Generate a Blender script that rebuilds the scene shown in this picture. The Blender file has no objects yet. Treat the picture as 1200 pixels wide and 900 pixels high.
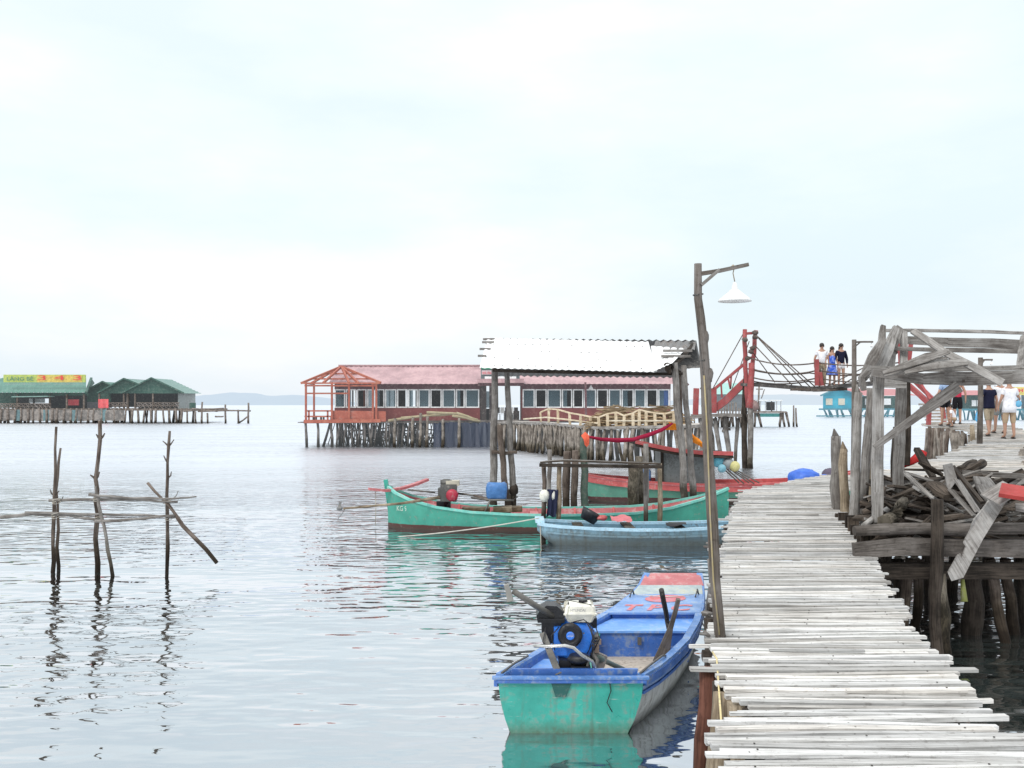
import bpy, math, random
from mathutils import Vector, Matrix
random.seed(11)
R = random.random
def U(a, b): return a + (b - a) * R()
PI = math.pi
CAM_H, FPX, HOR = 2.5, 1100.0, 474.0
def P(px, py, D): return Vector(((px - 600) * D / FPX, D, CAM_H - (py - HOR) * D / FPX))
def W(px, D, z): return Vector(((px - 600) * D / FPX, D, z))
def DW(py): return CAM_H * FPX / (py - HOR)          # distance of a waterline seen at that height
scene = bpy.context.scene
COL = scene.collection

# ------------------------------------------------------------------ materials
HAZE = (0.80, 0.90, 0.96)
def newmat(name):
    m = bpy.data.materials.new(name); m.use_nodes = True
    nt = m.node_tree; nt.nodes.clear()
    out = nt.nodes.new('ShaderNodeOutputMaterial')
    b = nt.nodes.new('ShaderNodeBsdfPrincipled')
    nt.links.new(b.outputs[0], out.inputs[0])
    return m, nt, b, out
def add_haze(nt, b, out, k, hazecol=None):  # distance haze painted into the material: pale emission mixed over the surface
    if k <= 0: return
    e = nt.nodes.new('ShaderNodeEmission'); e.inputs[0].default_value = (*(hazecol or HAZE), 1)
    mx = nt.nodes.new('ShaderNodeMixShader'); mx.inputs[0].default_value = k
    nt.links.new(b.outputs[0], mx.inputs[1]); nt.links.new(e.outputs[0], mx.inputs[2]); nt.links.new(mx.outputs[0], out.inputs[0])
def noise(nt, vec, scale, detail=4, rough=.6):
    n = nt.nodes.new('ShaderNodeTexNoise'); n.inputs['Scale'].default_value = scale
    n.inputs['Detail'].default_value = detail; n.inputs['Roughness'].default_value = rough
    if vec is not None: nt.links.new(vec, n.inputs['Vector'])
    return n
def ramp(nt, fac, stops, interp='LINEAR'):
    r = nt.nodes.new('ShaderNodeValToRGB'); r.color_ramp.interpolation = interp
    e = r.color_ramp.elements
    while len(e) < len(stops): e.new(0.5)
    for i, (p, c) in enumerate(stops):
        e[i].position = p; e[i].color = (*c, 1)
    nt.links.new(fac, r.inputs[0]); return r
def mixc(nt, fac, a, b, mode='MIX'):
    m = nt.nodes.new('ShaderNodeMix'); m.data_type = 'RGBA'; m.blend_type = mode
    for s, v in ((m.inputs[0], fac), (m.inputs[6], a), (m.inputs[7], b)):
        if isinstance(v, (int, float)): s.default_value = v
        elif isinstance(v, tuple): s.default_value = (*v, 1)
        else: nt.links.new(v, s)
    return m.outputs[2]
def math_(nt, op, a, b=0.0, clamp=False):
    m = nt.nodes.new('ShaderNodeMath'); m.operation = op; m.use_clamp = clamp
    for s, v in zip(m.inputs, (a, b)):
        if isinstance(v, (int, float)): s.default_value = v
        else: nt.links.new(v, s)
    return m.outputs[0]
def mapr(nt, v, a, b, c, d):
    m = nt.nodes.new('ShaderNodeMapRange')
    nt.links.new(v, m.inputs[0])
    for i, x in enumerate((a, b, c, d)): m.inputs[i + 1].default_value = x
    return m.outputs[0]
def pos_z(nt):
    g = nt.nodes.new('ShaderNodeNewGeometry'); s = nt.nodes.new('ShaderNodeSeparateXYZ')
    nt.links.new(g.outputs['Position'], s.inputs[0]); return s.outputs[2], g

def wood(name, lo, hi, streak=0.5, wet=True, haze=0, tone=.35, bump=.5, grain=(60, 3.0), blotch=.45, hue_k=.6):
    """weathered timber: grain runs along the length of each piece (uv v), tone varies piece by piece"""
    m, nt, b, out = newmat(name)
    uv = nt.nodes.new('ShaderNodeUVMap')
    mp = nt.nodes.new('ShaderNodeMapping'); mp.inputs['Scale'].default_value = (grain[0], grain[1], 1)
    nt.links.new(uv.outputs[0], mp.inputs[0])
    n1 = noise(nt, mp.outputs[0], 1.0, 6, .65)
    z, g = pos_z(nt)
    n2 = noise(nt, g.outputs['Position'], 3.5, 4, .6)
    n3 = noise(nt, g.outputs['Position'], 22, 3, .6)
    f = math_(nt, 'ADD', math_(nt, 'MULTIPLY', n1.outputs[0], 1 - blotch), math_(nt, 'MULTIPLY', n2.outputs[0], blotch))
    r = ramp(nt, f, [(.30, tuple(x * .55 for x in lo)), (.44, lo), (.60, hi)])
    # cracks
    cr = ramp(nt, n1.outputs[0], [(.30, (.30, .28, .26)), (.40, (1, 1, 1))])
    c = mixc(nt, streak, r.outputs[0], cr.outputs[0], 'MULTIPLY')
    isl = mapr(nt, g.outputs['Random Per Island'], 0, 1, 1 - tone, 1 + tone * .6)
    comb = nt.nodes.new('ShaderNodeCombineColor')
    for i in range(3): nt.links.new(isl, comb.inputs[i])
    c = mixc(nt, 1.0, c, comb.outputs[0], 'MULTIPLY')
    hue = nt.nodes.new('ShaderNodeMath'); hue.operation = 'FRACT'; nt.links.new(math_(nt, 'MULTIPLY', g.outputs['Random Per Island'], 7.3), hue.inputs[0])
    hv = ramp(nt, math_(nt, 'ADD', math_(nt, 'MULTIPLY', hue.outputs[0], .6), math_(nt, 'MULTIPLY', n2.outputs[0], .4)), [(.25, (1.08, .97, .86)), (.55, (1, 1, 1)), (.80, (.96, .99, 1.05))])
    c = mixc(nt, hue_k, c, hv.outputs[0], 'MULTIPLY')
    sp = ramp(nt, n3.outputs[0], [(.30, (.55, .52, .50)), (.42, (1, 1, 1))])
    c = mixc(nt, .6, c, sp.outputs[0], 'MULTIPLY')
    if wet:
        zz = math_(nt, 'ADD', z, math_(nt, 'MULTIPLY', math_(nt, 'SUBTRACT', n2.outputs[0], .5), .5))
        w = ramp(nt, zz, [(.12, (.16, .14, .11)), (.38, (.42, .40, .34)), (.62, (1, 1, 1))])
        c = mixc(nt, 1.0, c, w.outputs[0], 'MULTIPLY')
    nt.links.new(c, b.inputs['Base Color'])
    b.inputs['Roughness'].default_value = .85
    b.inputs['Specular IOR Level'].default_value = .25
    bp = nt.nodes.new('ShaderNodeBump'); bp.inputs['Strength'].default_value = bump; bp.inputs['Distance'].default_value = .006
    nt.links.new(n1.outputs[0], bp.inputs['Height']); nt.links.new(bp.outputs[0], b.inputs['Normal'])
    add_haze(nt, b, out, haze)
    return m

def paint(name, col, rough=.5, wear=(.3, .28, .25), amount=.35, scale=3.0, haze=0, metal=0, var=.18, spec=.5, bumpk=.15, grime=None, hazecol=None, drips=0):
    m, nt, b, out = newmat(name)
    z, g = pos_z(nt)
    n1 = noise(nt, g.outputs['Position'], scale, 6, .65)
    n2 = noise(nt, g.outputs['Position'], scale * 7, 4, .6)
    d = tuple(x * (1 - var * 1.5) for x in col); l = tuple(min(1, x * (1 + var)) for x in col)
    r = ramp(nt, n1.outputs[0], [(.3, d), (.65, l)])
    wf = math_(nt, 'ADD', math_(nt, 'MULTIPLY', n1.outputs[0], .5), math_(nt, 'MULTIPLY', n2.outputs[0], .5))
    wm = mapr(nt, wf, .60 - amount * .22, .64 - amount * .10, 0, 1)
    c = mixc(nt, math_(nt, 'MULTIPLY', wm, min(1, amount * 1.6)), r.outputs[0], wear)
    if drips:   # rust and dirt runs down the planking
        mp = nt.nodes.new('ShaderNodeMapping'); mp.inputs['Scale'].default_value = (16, 16, 1.6); nt.links.new(g.outputs['Position'], mp.inputs[0])
        nd = noise(nt, mp.outputs[0], 1.0, 5, .6)
        c = mixc(nt, mapr(nt, nd.outputs[0], .52, .68, 0, drips), c, (.13, .11, .08))
        mp2 = nt.nodes.new('ShaderNodeMapping'); mp2.inputs['Scale'].default_value = (5, 5, 60); mp2.inputs['Rotation'].default_value = (.08, .05, 0); nt.links.new(g.outputs['Position'], mp2.inputs[0])
        ns = noise(nt, mp2.outputs[0], 1.0, 3, .6)
        c = mixc(nt, mapr(nt, ns.outputs[0], .66, .70, 0, .55), c, (.5, .52, .48))
    if grime:   # dirt and weed low on the hull
        zz = math_(nt, 'ADD', z, math_(nt, 'MULTIPLY', math_(nt, 'SUBTRACT', n2.outputs[0], .5), .18))
        gm = mapr(nt, zz, grime[0], grime[1], .85, 0)
        c = mixc(nt, gm, c, grime[2])
    nt.links.new(c, b.inputs['Base Color'])
    rr = mapr(nt, n2.outputs[0], .3, .7, max(.02, rough - .12), min(1, rough + .15))
    nt.links.new(rr, b.inputs['Roughness'])
    b.inputs['Metallic'].default_value = metal; b.inputs['Specular IOR Level'].default_value = spec
    if bumpk:
        bp = nt.nodes.new('ShaderNodeBump'); bp.inputs['Strength'].default_value = bumpk; bp.inputs['Distance'].default_value = .01
        nt.links.new(n2.outputs[0], bp.inputs['Height']); nt.links.new(bp.outputs[0], b.inputs['Normal'])
    add_haze(nt, b, out, haze, hazecol)
    return m

def paint_bands(name, bands, rough=.55):
    """hull paint in level bands: [(z from, colour)...]"""
    m, nt, b, out = newmat(name)
    z, g = pos_z(nt)
    n1 = noise(nt, g.outputs['Position'], 2.5, 6, .65); n2 = noise(nt, g.outputs['Position'], 16, 5, .65)
    zz = math_(nt, 'ADD', z, math_(nt, 'MULTIPLY', math_(nt, 'SUBTRACT', n2.outputs[0], .5), .035))
    f = mapr(nt, zz, -.5, 1.5, 0, 1)
    st = [((zb + .5) / 2, c) for zb, c in bands]
    r = ramp(nt, f, st, 'CONSTANT')
    v = ramp(nt, n1.outputs[0], [(.3, (.72, .72, .72)), (.65, (1.1, 1.1, 1.1))])
    c = mixc(nt, 1, r.outputs[0], v.outputs[0], 'MULTIPLY')
    wm = mapr(nt, n2.outputs[0], .58, .66, 0, .5)
    c = mixc(nt, wm, c, (.26, .24, .21))
    gm = mapr(nt, zz, .0, .12, .8, 0)
    c = mixc(nt, gm, c, (.06, .055, .04))
    nt.links.new(c, b.inputs['Base Color']); b.inputs['Roughness'].default_value = rough
    return m

def fabric(name, col, rough=.9, var=.15, haze=0):
    return paint(name, col, rough, tuple(x * .6 for x in col), .25, 9, haze, 0, var, .2, .1)

M = {}
M['plank'] = wood('bleached_plank', (.46, .45, .435), (.76, .75, .73), streak=.8, wet=False, tone=.38, grain=(110, 2.6), blotch=.22, hue_k=.3)
M['plank_far'] = wood('bleached_plank_far', (.40, .39, .37), (.64, .62, .60), streak=.4, wet=False, tone=.30)
M['pole'] = wood('lamp_pole_wood', (.105, .088, .074), (.20, .18, .17), streak=.6, wet=False, tone=.1, bump=.8, hue_k=.1)
M['grey'] = wood('grey_timber', (.135, .125, .118), (.31, .30, .29), streak=.7, wet=True, tone=.25, bump=.8, hue_k=.35)
M['greybright'] = wood('pale_grey_timber', (.20, .19, .182), (.42, .41, .40), streak=.6, wet=False, tone=.2, bump=.8, hue_k=.3)
M['stake'] = wood('stake_bark', (.075, .06, .052), (.19, .16, .14), streak=.5, wet=True, tone=.3, bump=.9)
M['scrap'] = wood('scrap_timber', (.025, .020, .017), (.14, .115, .095), streak=.7, wet=False, tone=.55, bump=.9)
M['scrapbeam'] = wood('stained_beam', (.075, .068, .064), (.19, .175, .165), streak=.6, wet=False, tone=.15, bump=.9)
M['dark'] = wood('wet_dark_timber', (.022, .018, .015), (.075, .062, .052), streak=.6, wet=False, tone=.4, bump=.9)
M['redwood'] = wood('red_brown_bark', (.07, .028, .02), (.16, .07, .05), streak=.5, wet=True, tone=.1, bump=.9)
M['tan'] = wood('tan_bark', (.20, .165, .12), (.42, .36, .28), streak=.5, wet=True, tone=.2, bump=.9)
M['newwood'] = wood('fresh_timber', (.50, .42, .30), (.76, .68, .54), streak=.3, wet=False, tone=.15)
M['pile'] = wood('pile_timber', (.13, .12, .11), (.38, .35, .32), streak=.6, wet=True, tone=.45)
M['pilefar'] = wood('pile_timber_far', (.09, .08, .08), (.25, .23, .22), streak=.5, wet=True, tone=.5, haze=.05)
M['barnacle'] = wood('barnacled_post', (.05, .045, .035), (.19, .17, .14), streak=.8, wet=True, tone=.1, bump=1.0, grain=(40, 12))

# ------------------------------------------------------------------ mesh builder
class MB:
    def __init__(s): s.v = []; s.f = []; s.uv = []; s.sm = []
    def face(s, idx, uv=None, smooth=False):
        s.f.append(tuple(idx)); s.uv.append(uv or [(0, 0)] * len(idx)); s.sm.append(smooth)
    def add(s, pts): n = len(s.v); s.v += [Vector(p) for p in pts]; return n
    def quad(s, a, b, c, d):
        n = s.add((a, b, c, d)); s.face((n, n + 1, n + 2, n + 3), [(0, 0), (0, .5), (.1, .5), (.1, 0)])
    def poly(s, pts):
        n = s.add(pts); s.face(range(n, n + len(pts)))
    def prism(s, pts, d):
        """polygon extruded by vector d"""
        d = Vector(d); k = len(pts); n = s.add(pts); s.add([Vector(p) + d for p in pts])
        s.face(list(range(n, n + k))[::-1]); s.face(range(n + k, n + 2 * k))
        for i in range(k):
            j = (i + 1) % k; s.face((n + i, n + j, n + k + j, n + k + i))
    def box(s, c, size, rz=0):
        c = Vector(c); x, y, z = [q / 2 for q in size]; ca, sa = math.cos(rz), math.sin(rz)
        P8 = []
        for dz in (-z, z):
            for dx, dy in ((-x, -y), (x, -y), (x, y), (-x, y)):
                P8.append(c + Vector((dx * ca - dy * sa, dx * sa + dy * ca, dz)))
        n = s.add(P8)
        lng = max(size)
        for f in ((0, 3, 2, 1), (4, 5, 6, 7), (0, 1, 5, 4), (1, 2, 6, 5), (2, 3, 7, 6), (3, 0, 4, 7)):
            q = [P8[i] for i in f]
            # v along the longest edge
            e1, e2 = (q[1] - q[0]).length, (q[2] - q[1]).length
            o = R() * 9
            if e1 >= e2: uv = [(o, 0), (o, e1), (o + e2, e1), (o + e2, 0)]
            else: uv = [(o, 0), (o + e1, 0), (o + e1, e2), (o, e2)]
            s.face([n + i for i in f], uv)
    def sweep(s, pts, widths, heights, up=None, o=None):
        """rectangular bar along a path"""
        o = R() * 20 if o is None else o
        L = 0; rings = []
        for i, p in enumerate(pts):
            a = pts[max(0, i - 1)]; b = pts[min(len(pts) - 1, i + 1)]
            t = (Vector(b) - Vector(a)).normalized()
            u = Vector(up) if up is not None else Vector((0, 0, 1))
            if abs(t.dot(u)) > .97: u = Vector((0, 1, 0)) if up is None else Vector((1, 0, 0))
            sd = t.cross(u).normalized(); uu = sd.cross(t).normalized()
            w = widths[i] / 2 if isinstance(widths, (list, tuple)) else widths / 2
            h = heights[i] / 2 if isinstance(heights, (list, tuple)) else heights / 2
            p = Vector(p)
            if i: L += (p - Vector(pts[i - 1])).length
            n = s.add((p - sd * w - uu * h, p + sd * w - uu * h, p + sd * w + uu * h, p - sd * w + uu * h))
            rings.append((n, L, w, h))
        for (n0, l0, w, h), (n1, l1, _, _) in zip(rings, rings[1:]):
            c = [0, 2 * w, 2 * w + 2 * h, 4 * w + 2 * h, 4 * w + 4 * h]
            for k in range(4):
                j = (k + 1) % 4
                s.face((n0 + k, n0 + j, n1 + j, n1 + k), [(o + c[k], o + l0), (o + c[k + 1], o + l0), (o + c[k + 1], o + l1), (o + c[k], o + l1)])
        n = rings[0][0]; s.face((n + 3, n + 2, n + 1, n)); n = rings[-1][0]; s.face((n, n + 1, n + 2, n + 3))
    def board(s, a, b, w, t, up=None, seg=1, warp=0):
        a, b = Vector(a), Vector(b)
        pts = [a.lerp(b, i / seg) + Vector((0, 0, warp * math.sin(PI * i / seg))) for i in range(seg + 1)]
        s.sweep(pts, w, t, up)
    def tube(s, pts, radii, n=8, rough=0, caps=True, squash=1):
        o = R() * 20; L = 0; rings = []; ref = Vector((.31, .87, .38))
        pts = [Vector(p) for p in pts]
        for i, p in enumerate(pts):
            t = (pts[min(len(pts) - 1, i + 1)] - pts[max(0, i - 1)]).normalized()
            r0 = ref if abs(t.dot(ref)) < .95 else Vector((1, 0, 0))
            x = t.cross(r0).normalized(); y = t.cross(x).normalized()
            r = radii[i] if isinstance(radii, (list, tuple)) else radii
            if i: L += (p - pts[i - 1]).length
            ring = [p + x * math.cos(2 * PI * k / n) * r * (1 + U(-rough, rough)) + y * math.sin(2 * PI * k / n) * r * squash * (1 + U(-rough, rough)) for k in range(n)]
            rings.append((s.add(ring), L, r))
        for (a, l0, r0), (b, l1, r1) in zip(rings, rings[1:]):
            for k in range(n):
                j = (k + 1) % n; c0, c1 = k / n * 6.28 * r0, (k + 1) / n * 6.28 * r0
                s.face((a + k, a + j, b + j, b + k), [(o + c0, o + l0), (o + c1, o + l0), (o + c1, o + l1), (o + c0, o + l1)], True)
        if caps:
            s.face([rings[0][0] + k for k in range(n)][::-1]); s.face([rings[-1][0] + k for k in range(n)])
    def log(s, a, b, r0, r1=None, bend=.02, seg=5, n=8, rough=.08, twigs=0):
        a, b = Vector(a), Vector(b); r1 = r0 * .8 if r1 is None else r1
        d = b - a; L = d.length; t = d.normalized()
        x = t.cross(Vector((.2, .9, .3))).normalized(); y = t.cross(x)
        c1, c2 = U(-bend, bend) * L, U(-bend, bend) * L; ph = U(0, 3)
        pts = []; rr = []
        for i in range(seg + 1):
            u = i / seg
            k = math.sin(PI * u); k2 = math.sin(2 * PI * u + ph) * k * .4
            pts.append(a + d * u + x * (c1 * k + c2 * k2) + y * (c2 * k + c1 * k2) + (x * U(-1, 1) + y * U(-1, 1)) * r0 * (.25 if 0 < i < seg else 0))
            rr.append((r0 + (r1 - r0) * u) * U(.92, 1.08))
        s.tube(pts, rr, n, rough)
        for _ in range(twigs):
            i = random.randint(1, seg - 1); ang = U(0, 6.28); l = U(.03, .12)
            dr = (x * math.cos(ang) + y * math.sin(ang) + t * U(.6, 1.2)).normalized()
            s.tube([pts[i], pts[i] + dr * (rr[i] + l * .5), pts[i] + dr * (rr[i] + l)], [rr[i] * .55, rr[i] * .35, rr[i] * .22], 5)
        return pts
    def lathe(s, c, prof, n=16, axis='Z', tilt=None):
        c = Vector(c); rings = []
        mt = Matrix.Identity(3) if axis == 'Z' else (Matrix.Rotation(-PI / 2, 3, 'X') if axis == 'Y' else Matrix.Rotation(PI / 2, 3, 'Y'))
        if tilt is not None: mt = tilt
        for r, h in prof:
            rings.append(s.add([c + mt @ Vector((r * math.cos(2 * PI * k / n), r * math.sin(2 * PI * k / n), h)) for k in range(n)]))
        for a, b in zip(rings, rings[1:]):
            for k in range(n):
                j = (k + 1) % n; s.face((a + k, a + j, b + j, b + k), None, True)
        s.face([rings[0] + k for k in range(n)][::-1]); s.face([rings[-1] + k for k in range(n)])
    def blob(s, c, r, nu=10, nv=7, lump=.0):
        c = Vector(c); n0 = len(s.v); rx, ry, rz = r
        for j in range(nv + 1):
            th = PI * j / nv
            for i in range(nu):
                ph = 2 * PI * i / nu; k = 1 + U(-lump, lump)
                s.v.append(c + Vector((rx * math.sin(th) * math.cos(ph) * k, ry * math.sin(th) * math.sin(ph) * k, rz * math.cos(th) * k)))
        for j in range(nv):
            for i in range(nu):
                i2 = (i + 1) % nu
                s.face((n0 + j * nu + i, n0 + (j + 1) * nu + i, n0 + (j + 1) * nu + i2, n0 + j * nu + i2), None, True)
    def loft(s, secs, closed=False, smooth=True):
        rings = [s.add(q) for q in secs]; k = len(secs[0]); L = 0
        for q0, q1, a, b in zip(secs, secs[1:], rings, rings[1:]):
            for i in range(k if closed else k - 1):
                j = (i + 1) % k; s.face((a + i, a + j, b + j, b + i), None, smooth)
    def corrug(s, o, du, dv, amp=.02, pitch=.15, n_up=None, jag=0):
        """corrugated sheet: o corner, du along eave, dv up the slope"""
        o, du, dv = Vector(o), Vector(du), Vector(dv)
        nrm = du.cross(dv).normalized(); n = max(4, int(du.length / pitch * 4)); m = 3
        g = []
        for j in range(m + 1):
            row = []
            for i in range(n + 1):
                h = amp * math.sin(2 * PI * i / 4)
                row.append(o + du * i / n + dv * (j / m) + nrm * h)
            g.append(s.add(row))
        for a, b in zip(g, g[1:]):
            for i in range(n):
                s.face((a + i, a + i + 1, b + i + 1, b + i), None, True)
    def build(s, name, mat, parent=None, label=None, origin=None):
        o0 = parent_origin(parent) if parent is not None else Vector(origin if origin is not None else (0, 0, 0))
        me = bpy.data.meshes.new(name)
        me.from_pydata([tuple(v - o0) for v in s.v], [], s.f)
        ul = me.uv_layers.new(name='UVMap'); i = 0
        for uv in s.uv:
            for c in uv: ul.data[i].uv = c; i += 1
        me.polygons.foreach_set('use_smooth', s.sm)
        me.materials.append(mat); me.update()
        o = bpy.data.objects.new(name, me); COL.objects.link(o)
        if parent is not None: o.parent = parent
        else: o.location = o0
        if label: o['label'] = label
        return o
ORI = {}
def parent_origin(p):
    while p is not None:
        if p.name in ORI: return ORI[p.name]
        p = p.parent
    return Vector((0, 0, 0))
def tag(o, label, cat, group=None, kind=None):
    if label: o['label'] = label
    if cat: o['category'] = cat
    if group: o['group'] = group
    if kind: o['kind'] = kind
    return o
def thing(name, label, cat, loc, group=None):
    o = bpy.data.objects.new(name, None); COL.objects.link(o)
    o.empty_display_size = .2; o.location = loc; ORI[o.name] = Vector(loc)
    return tag(o, label, cat, group)
def solo(name, mb, mat, label, cat, loc, group=None, kind=None):
    return tag(mb.build(name, mat, None, None, loc), label, cat, group, kind)
def rope_pts(a, b, sag, n=10):
    a, b = Vector(a), Vector(b)
    return [a.lerp(b, i / n) - Vector((0, 0, sag * 4 * (i / n) * (1 - i / n))) for i in range(n + 1)]
def lerp_tab(tab, x):
    if x <= tab[0][0]: return list(tab[0][1:])
    for p, q in zip(tab, tab[1:]):
        if x <= q[0]:
            u = (x - p[0]) / (q[0] - p[0]); return [a + (b - a) * u for a, b in zip(p[1:], q[1:])]
    return list(tab[-1][1:])
def text_part(body, size, width, mat, parent, place, name='lettering', thick=.002, bold=0):
    cu = bpy.data.curves.new(name, 'FONT'); cu.body = body; cu.size = 1; cu.extrude = 0; cu.align_x = 'CENTER'; cu.align_y = 'CENTER'; cu.offset = bold
    tmp = bpy.data.objects.new('tmp_text', cu); COL.objects.link(tmp)
    dg = bpy.context.evaluated_depsgraph_get(); me = bpy.data.meshes.new_from_object(tmp.evaluated_get(dg))
    bpy.data.objects.remove(tmp); bpy.data.curves.remove(cu)
    xs = [v.co.x for v in me.vertices]; ys = [v.co.y for v in me.vertices]
    cx, cy = (min(xs) + max(xs)) / 2, (min(ys) + max(ys)) / 2
    fx, fy = width / (max(xs) - min(xs)), size / (max(ys) - min(ys))
    o0 = parent_origin(parent)
    for v in me.vertices:
        q = place((v.co.x - cx) * fx, (v.co.y - cy) * fy); v.co = q - o0
    me.materials.clear(); me.materials.append(mat); me.name = name
    o = bpy.data.objects.new(name, me); COL.objects.link(o); o.parent = parent
    return o

# ------------------------------------------------------------------ camera, world, sun
cam = bpy.data.cameras.new('camera'); cam_o = bpy.data.objects.new('camera', cam); COL.objects.link(cam_o)
cam.sensor_width = 36; cam.lens = 36 * FPX / 1200; cam.shift_y = (HOR - 450) / 1200.0
cam.clip_start = .1; cam.clip_end = 12000
cam_o.location = (0, 0, CAM_H); cam_o.rotation_euler = (PI / 2, 0, 0); scene.camera = cam_o
scene.view_settings.view_transform = 'Standard'; scene.view_settings.look = 'None'; scene.view_settings.exposure = 0
scene.render.resolution_x, scene.render.resolution_y = 1024, 768
SUN_EL, SUN_AZ = math.radians(52), math.radians(215)      # azimuth clockwise from +Y: behind the camera
w = bpy.data.worlds.new('World'); scene.world = w; w.use_nodes = True
nt = w.node_tree; nt.nodes.clear()
out = nt.nodes.new('ShaderNodeOutputWorld'); bg = nt.nodes.new('ShaderNodeBackground'); bg.inputs[1].default_value = .1
sky = nt.nodes.new('ShaderNodeTexSky'); sky.sky_type = 'NISHITA'; sky.sun_disc = False
sky.sun_elevation = SUN_EL; sky.sun_rotation = SUN_AZ
tc = nt.nodes.new('ShaderNodeTexCoord'); sx = nt.nodes.new('ShaderNodeSeparateXYZ'); nt.links.new(tc.outputs['Generated'], sx.inputs[0])
lum = ramp(nt, sx.outputs[2], [(0.0, (8.9, 9.6, 10.2)), (.08, (9.5, 10.25, 10.5)), (.20, (10.0, 10.9, 10.9)), (.40, (10.4, 11.1, 11.2)), (.75, (14.5, 15, 15.3))])
mp = nt.nodes.new('ShaderNodeMapping'); mp.inputs['Scale'].default_value = (1, 1, 3.2); mp.inputs['Location'].default_value = (3.1, 1.2, .4); nt.links.new(tc.outputs['Generated'], mp.inputs[0])
cn = noise(nt, mp.outputs[0], 1.7, 7, .55)
cl = ramp(nt, cn.outputs[0], [(.36, (.87, .92, .955)), (.48, (.955, .97, .985)), (.60, (1.08, 1.03, 1.01))])
cc = mixc(nt, 1, lum.outputs[0], cl.outputs[0], 'MULTIPLY')
fin = mixc(nt, .95, sky.outputs[0], cc)
nt.links.new(fin, bg.inputs[0]); nt.links.new(bg.outputs[0], out.inputs[0])
sl = bpy.data.lights.new('sun', 'SUN'); sl.energy = 1.5; sl.angle = math.radians(14); sl.color = (1, .96, .9)
so = bpy.data.objects.new('sun', sl); COL.objects.link(so)
dv = Vector((math.sin(SUN_AZ) * math.cos(SUN_EL), math.cos(SUN_AZ) * math.cos(SUN_EL), math.sin(SUN_EL)))
so.rotation_euler = (-dv).to_track_quat('-Z', 'Y').to_euler(); so.location = dv * 50

# ------------------------------------------------------------------ water and hills
def water_mat():
    m, nt, b, out = newmat('sea_water'); nt.nodes.remove(b)
    g = nt.nodes.new('ShaderNodeNewGeometry')
    def layer(sx, sy, scale, det, rot=0):
        mp = nt.nodes.new('ShaderNodeMapping'); mp.inputs['Scale'].default_value = (sx, sy, 1); mp.inputs['Rotation'].default_value = (0, 0, rot)
        nt.links.new(g.outputs['Position'], mp.inputs[0]); return noise(nt, mp.outputs[0], scale, det, .5).outputs[0]
    big = layer(.30, .9, 1.0, 1, .12); mid = layer(1.7, 3.4, 1.0, 1, -.10); mid2 = layer(2.6, 6.0, 1.0, .5, .16); sm = layer(5, 11, 1.0, 1, .05)
    patch = ramp(nt, layer(.10, .34, 1, 3, .1), [(.36, (.30, .30, .30)), (.60, (1, 1, 1))]).outputs[0]
    sp_ = nt.nodes.new('ShaderNodeSeparateXYZ'); nt.links.new(g.outputs['Position'], sp_.inputs[0])
    off = mapr(nt, sp_.outputs[1], 10, 45, 1.0, 4.5)      # the open water offshore is choppier
    amp = math_(nt, 'MULTIPLY', patch, off)
    rgh = mapr(nt, sp_.outputs[1], 15, 42, .02, .33)
    h = math_(nt, 'ADD', math_(nt, 'MULTIPLY', big, .05), math_(nt, 'ADD', math_(nt, 'MULTIPLY', math_(nt, 'ADD', math_(nt, 'MULTIPLY', mid, .037), math_(nt, 'MULTIPLY', mid2, .020)), amp), math_(nt, 'MULTIPLY', math_(nt, 'MULTIPLY', sm, .0040), amp)))
    bp = nt.nodes.new('ShaderNodeBump'); bp.inputs['Strength'].default_value = 1; bp.inputs['Distance'].default_value = 1
    nt.links.new(h, bp.inputs['Height'])
    gl = nt.nodes.new('ShaderNodeBsdfGlossy'); nt.links.new(rgh, gl.inputs['Roughness']); gl.inputs['Color'].default_value = (.905, .92, .97, 1)
    df = nt.nodes.new('ShaderNodeBsdfDiffuse'); df.inputs['Color'].default_value = (.055, .075, .07, 1)
    fr = nt.nodes.new('ShaderNodeFresnel'); fr.inputs['IOR'].default_value = 1.6
    nt.links.new(bp.outputs[0], fr.inputs['Normal']); nt.links.new(bp.outputs[0], gl.inputs['Normal'])
    f = mapr(nt, fr.outputs[0], .05, .50, .60, .99)
    mx = nt.nodes.new('ShaderNodeMixShader'); nt.links.new(f, mx.inputs[0]); nt.links.new(df.outputs[0], mx.inputs[1]); nt.links.new(gl.outputs[0], mx.inputs[2])
    nt.links.new(mx.outputs[0], out.inputs[0]); return m
mb = MB(); mb.quad((-4500, -60, 0), (4500, -60, 0), (4500, 7000, 0), (-4500, 7000, 0))
solo('sea', mb, water_mat(), 'calm pale grey sea with small ripples under the stilt village', 'sea', (0, 0, 0), kind='structure')

def hill(name, label, D, prof, mat, depth=500):
    mb = MB(); front = [W(px, D, -2) for px, py in prof]; top = [P(px, py, D + depth * .5) for px, py in prof]; back = [W(px, D + depth, -2) for px, py in prof]
    mb.loft([[f, f.lerp(t, .55) + Vector((0, 0, 4)), t, t.lerp(b, .5), b] for f, t, b in zip(front, top, back)])
    solo(name, mb, mat, label, 'hill', (0, 0, 0), kind='structure')
mh = paint('hazy_hill', (.10, .15, .16), .95, (.16, .2, .17), .5, .01, haze=.86, bumpk=0, hazecol=(.70, .82, .95))  # hill tone is mostly the emission standing in for hazy air
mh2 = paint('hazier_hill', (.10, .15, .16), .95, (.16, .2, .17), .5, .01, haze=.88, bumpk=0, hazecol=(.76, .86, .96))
def ridge(x0, x1, ctrl, step=6):
    return [(x, lerp_tab(ctrl, x)[0] + U(-.35, .35)) for x in range(x0, x1 + 1, step)]
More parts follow.
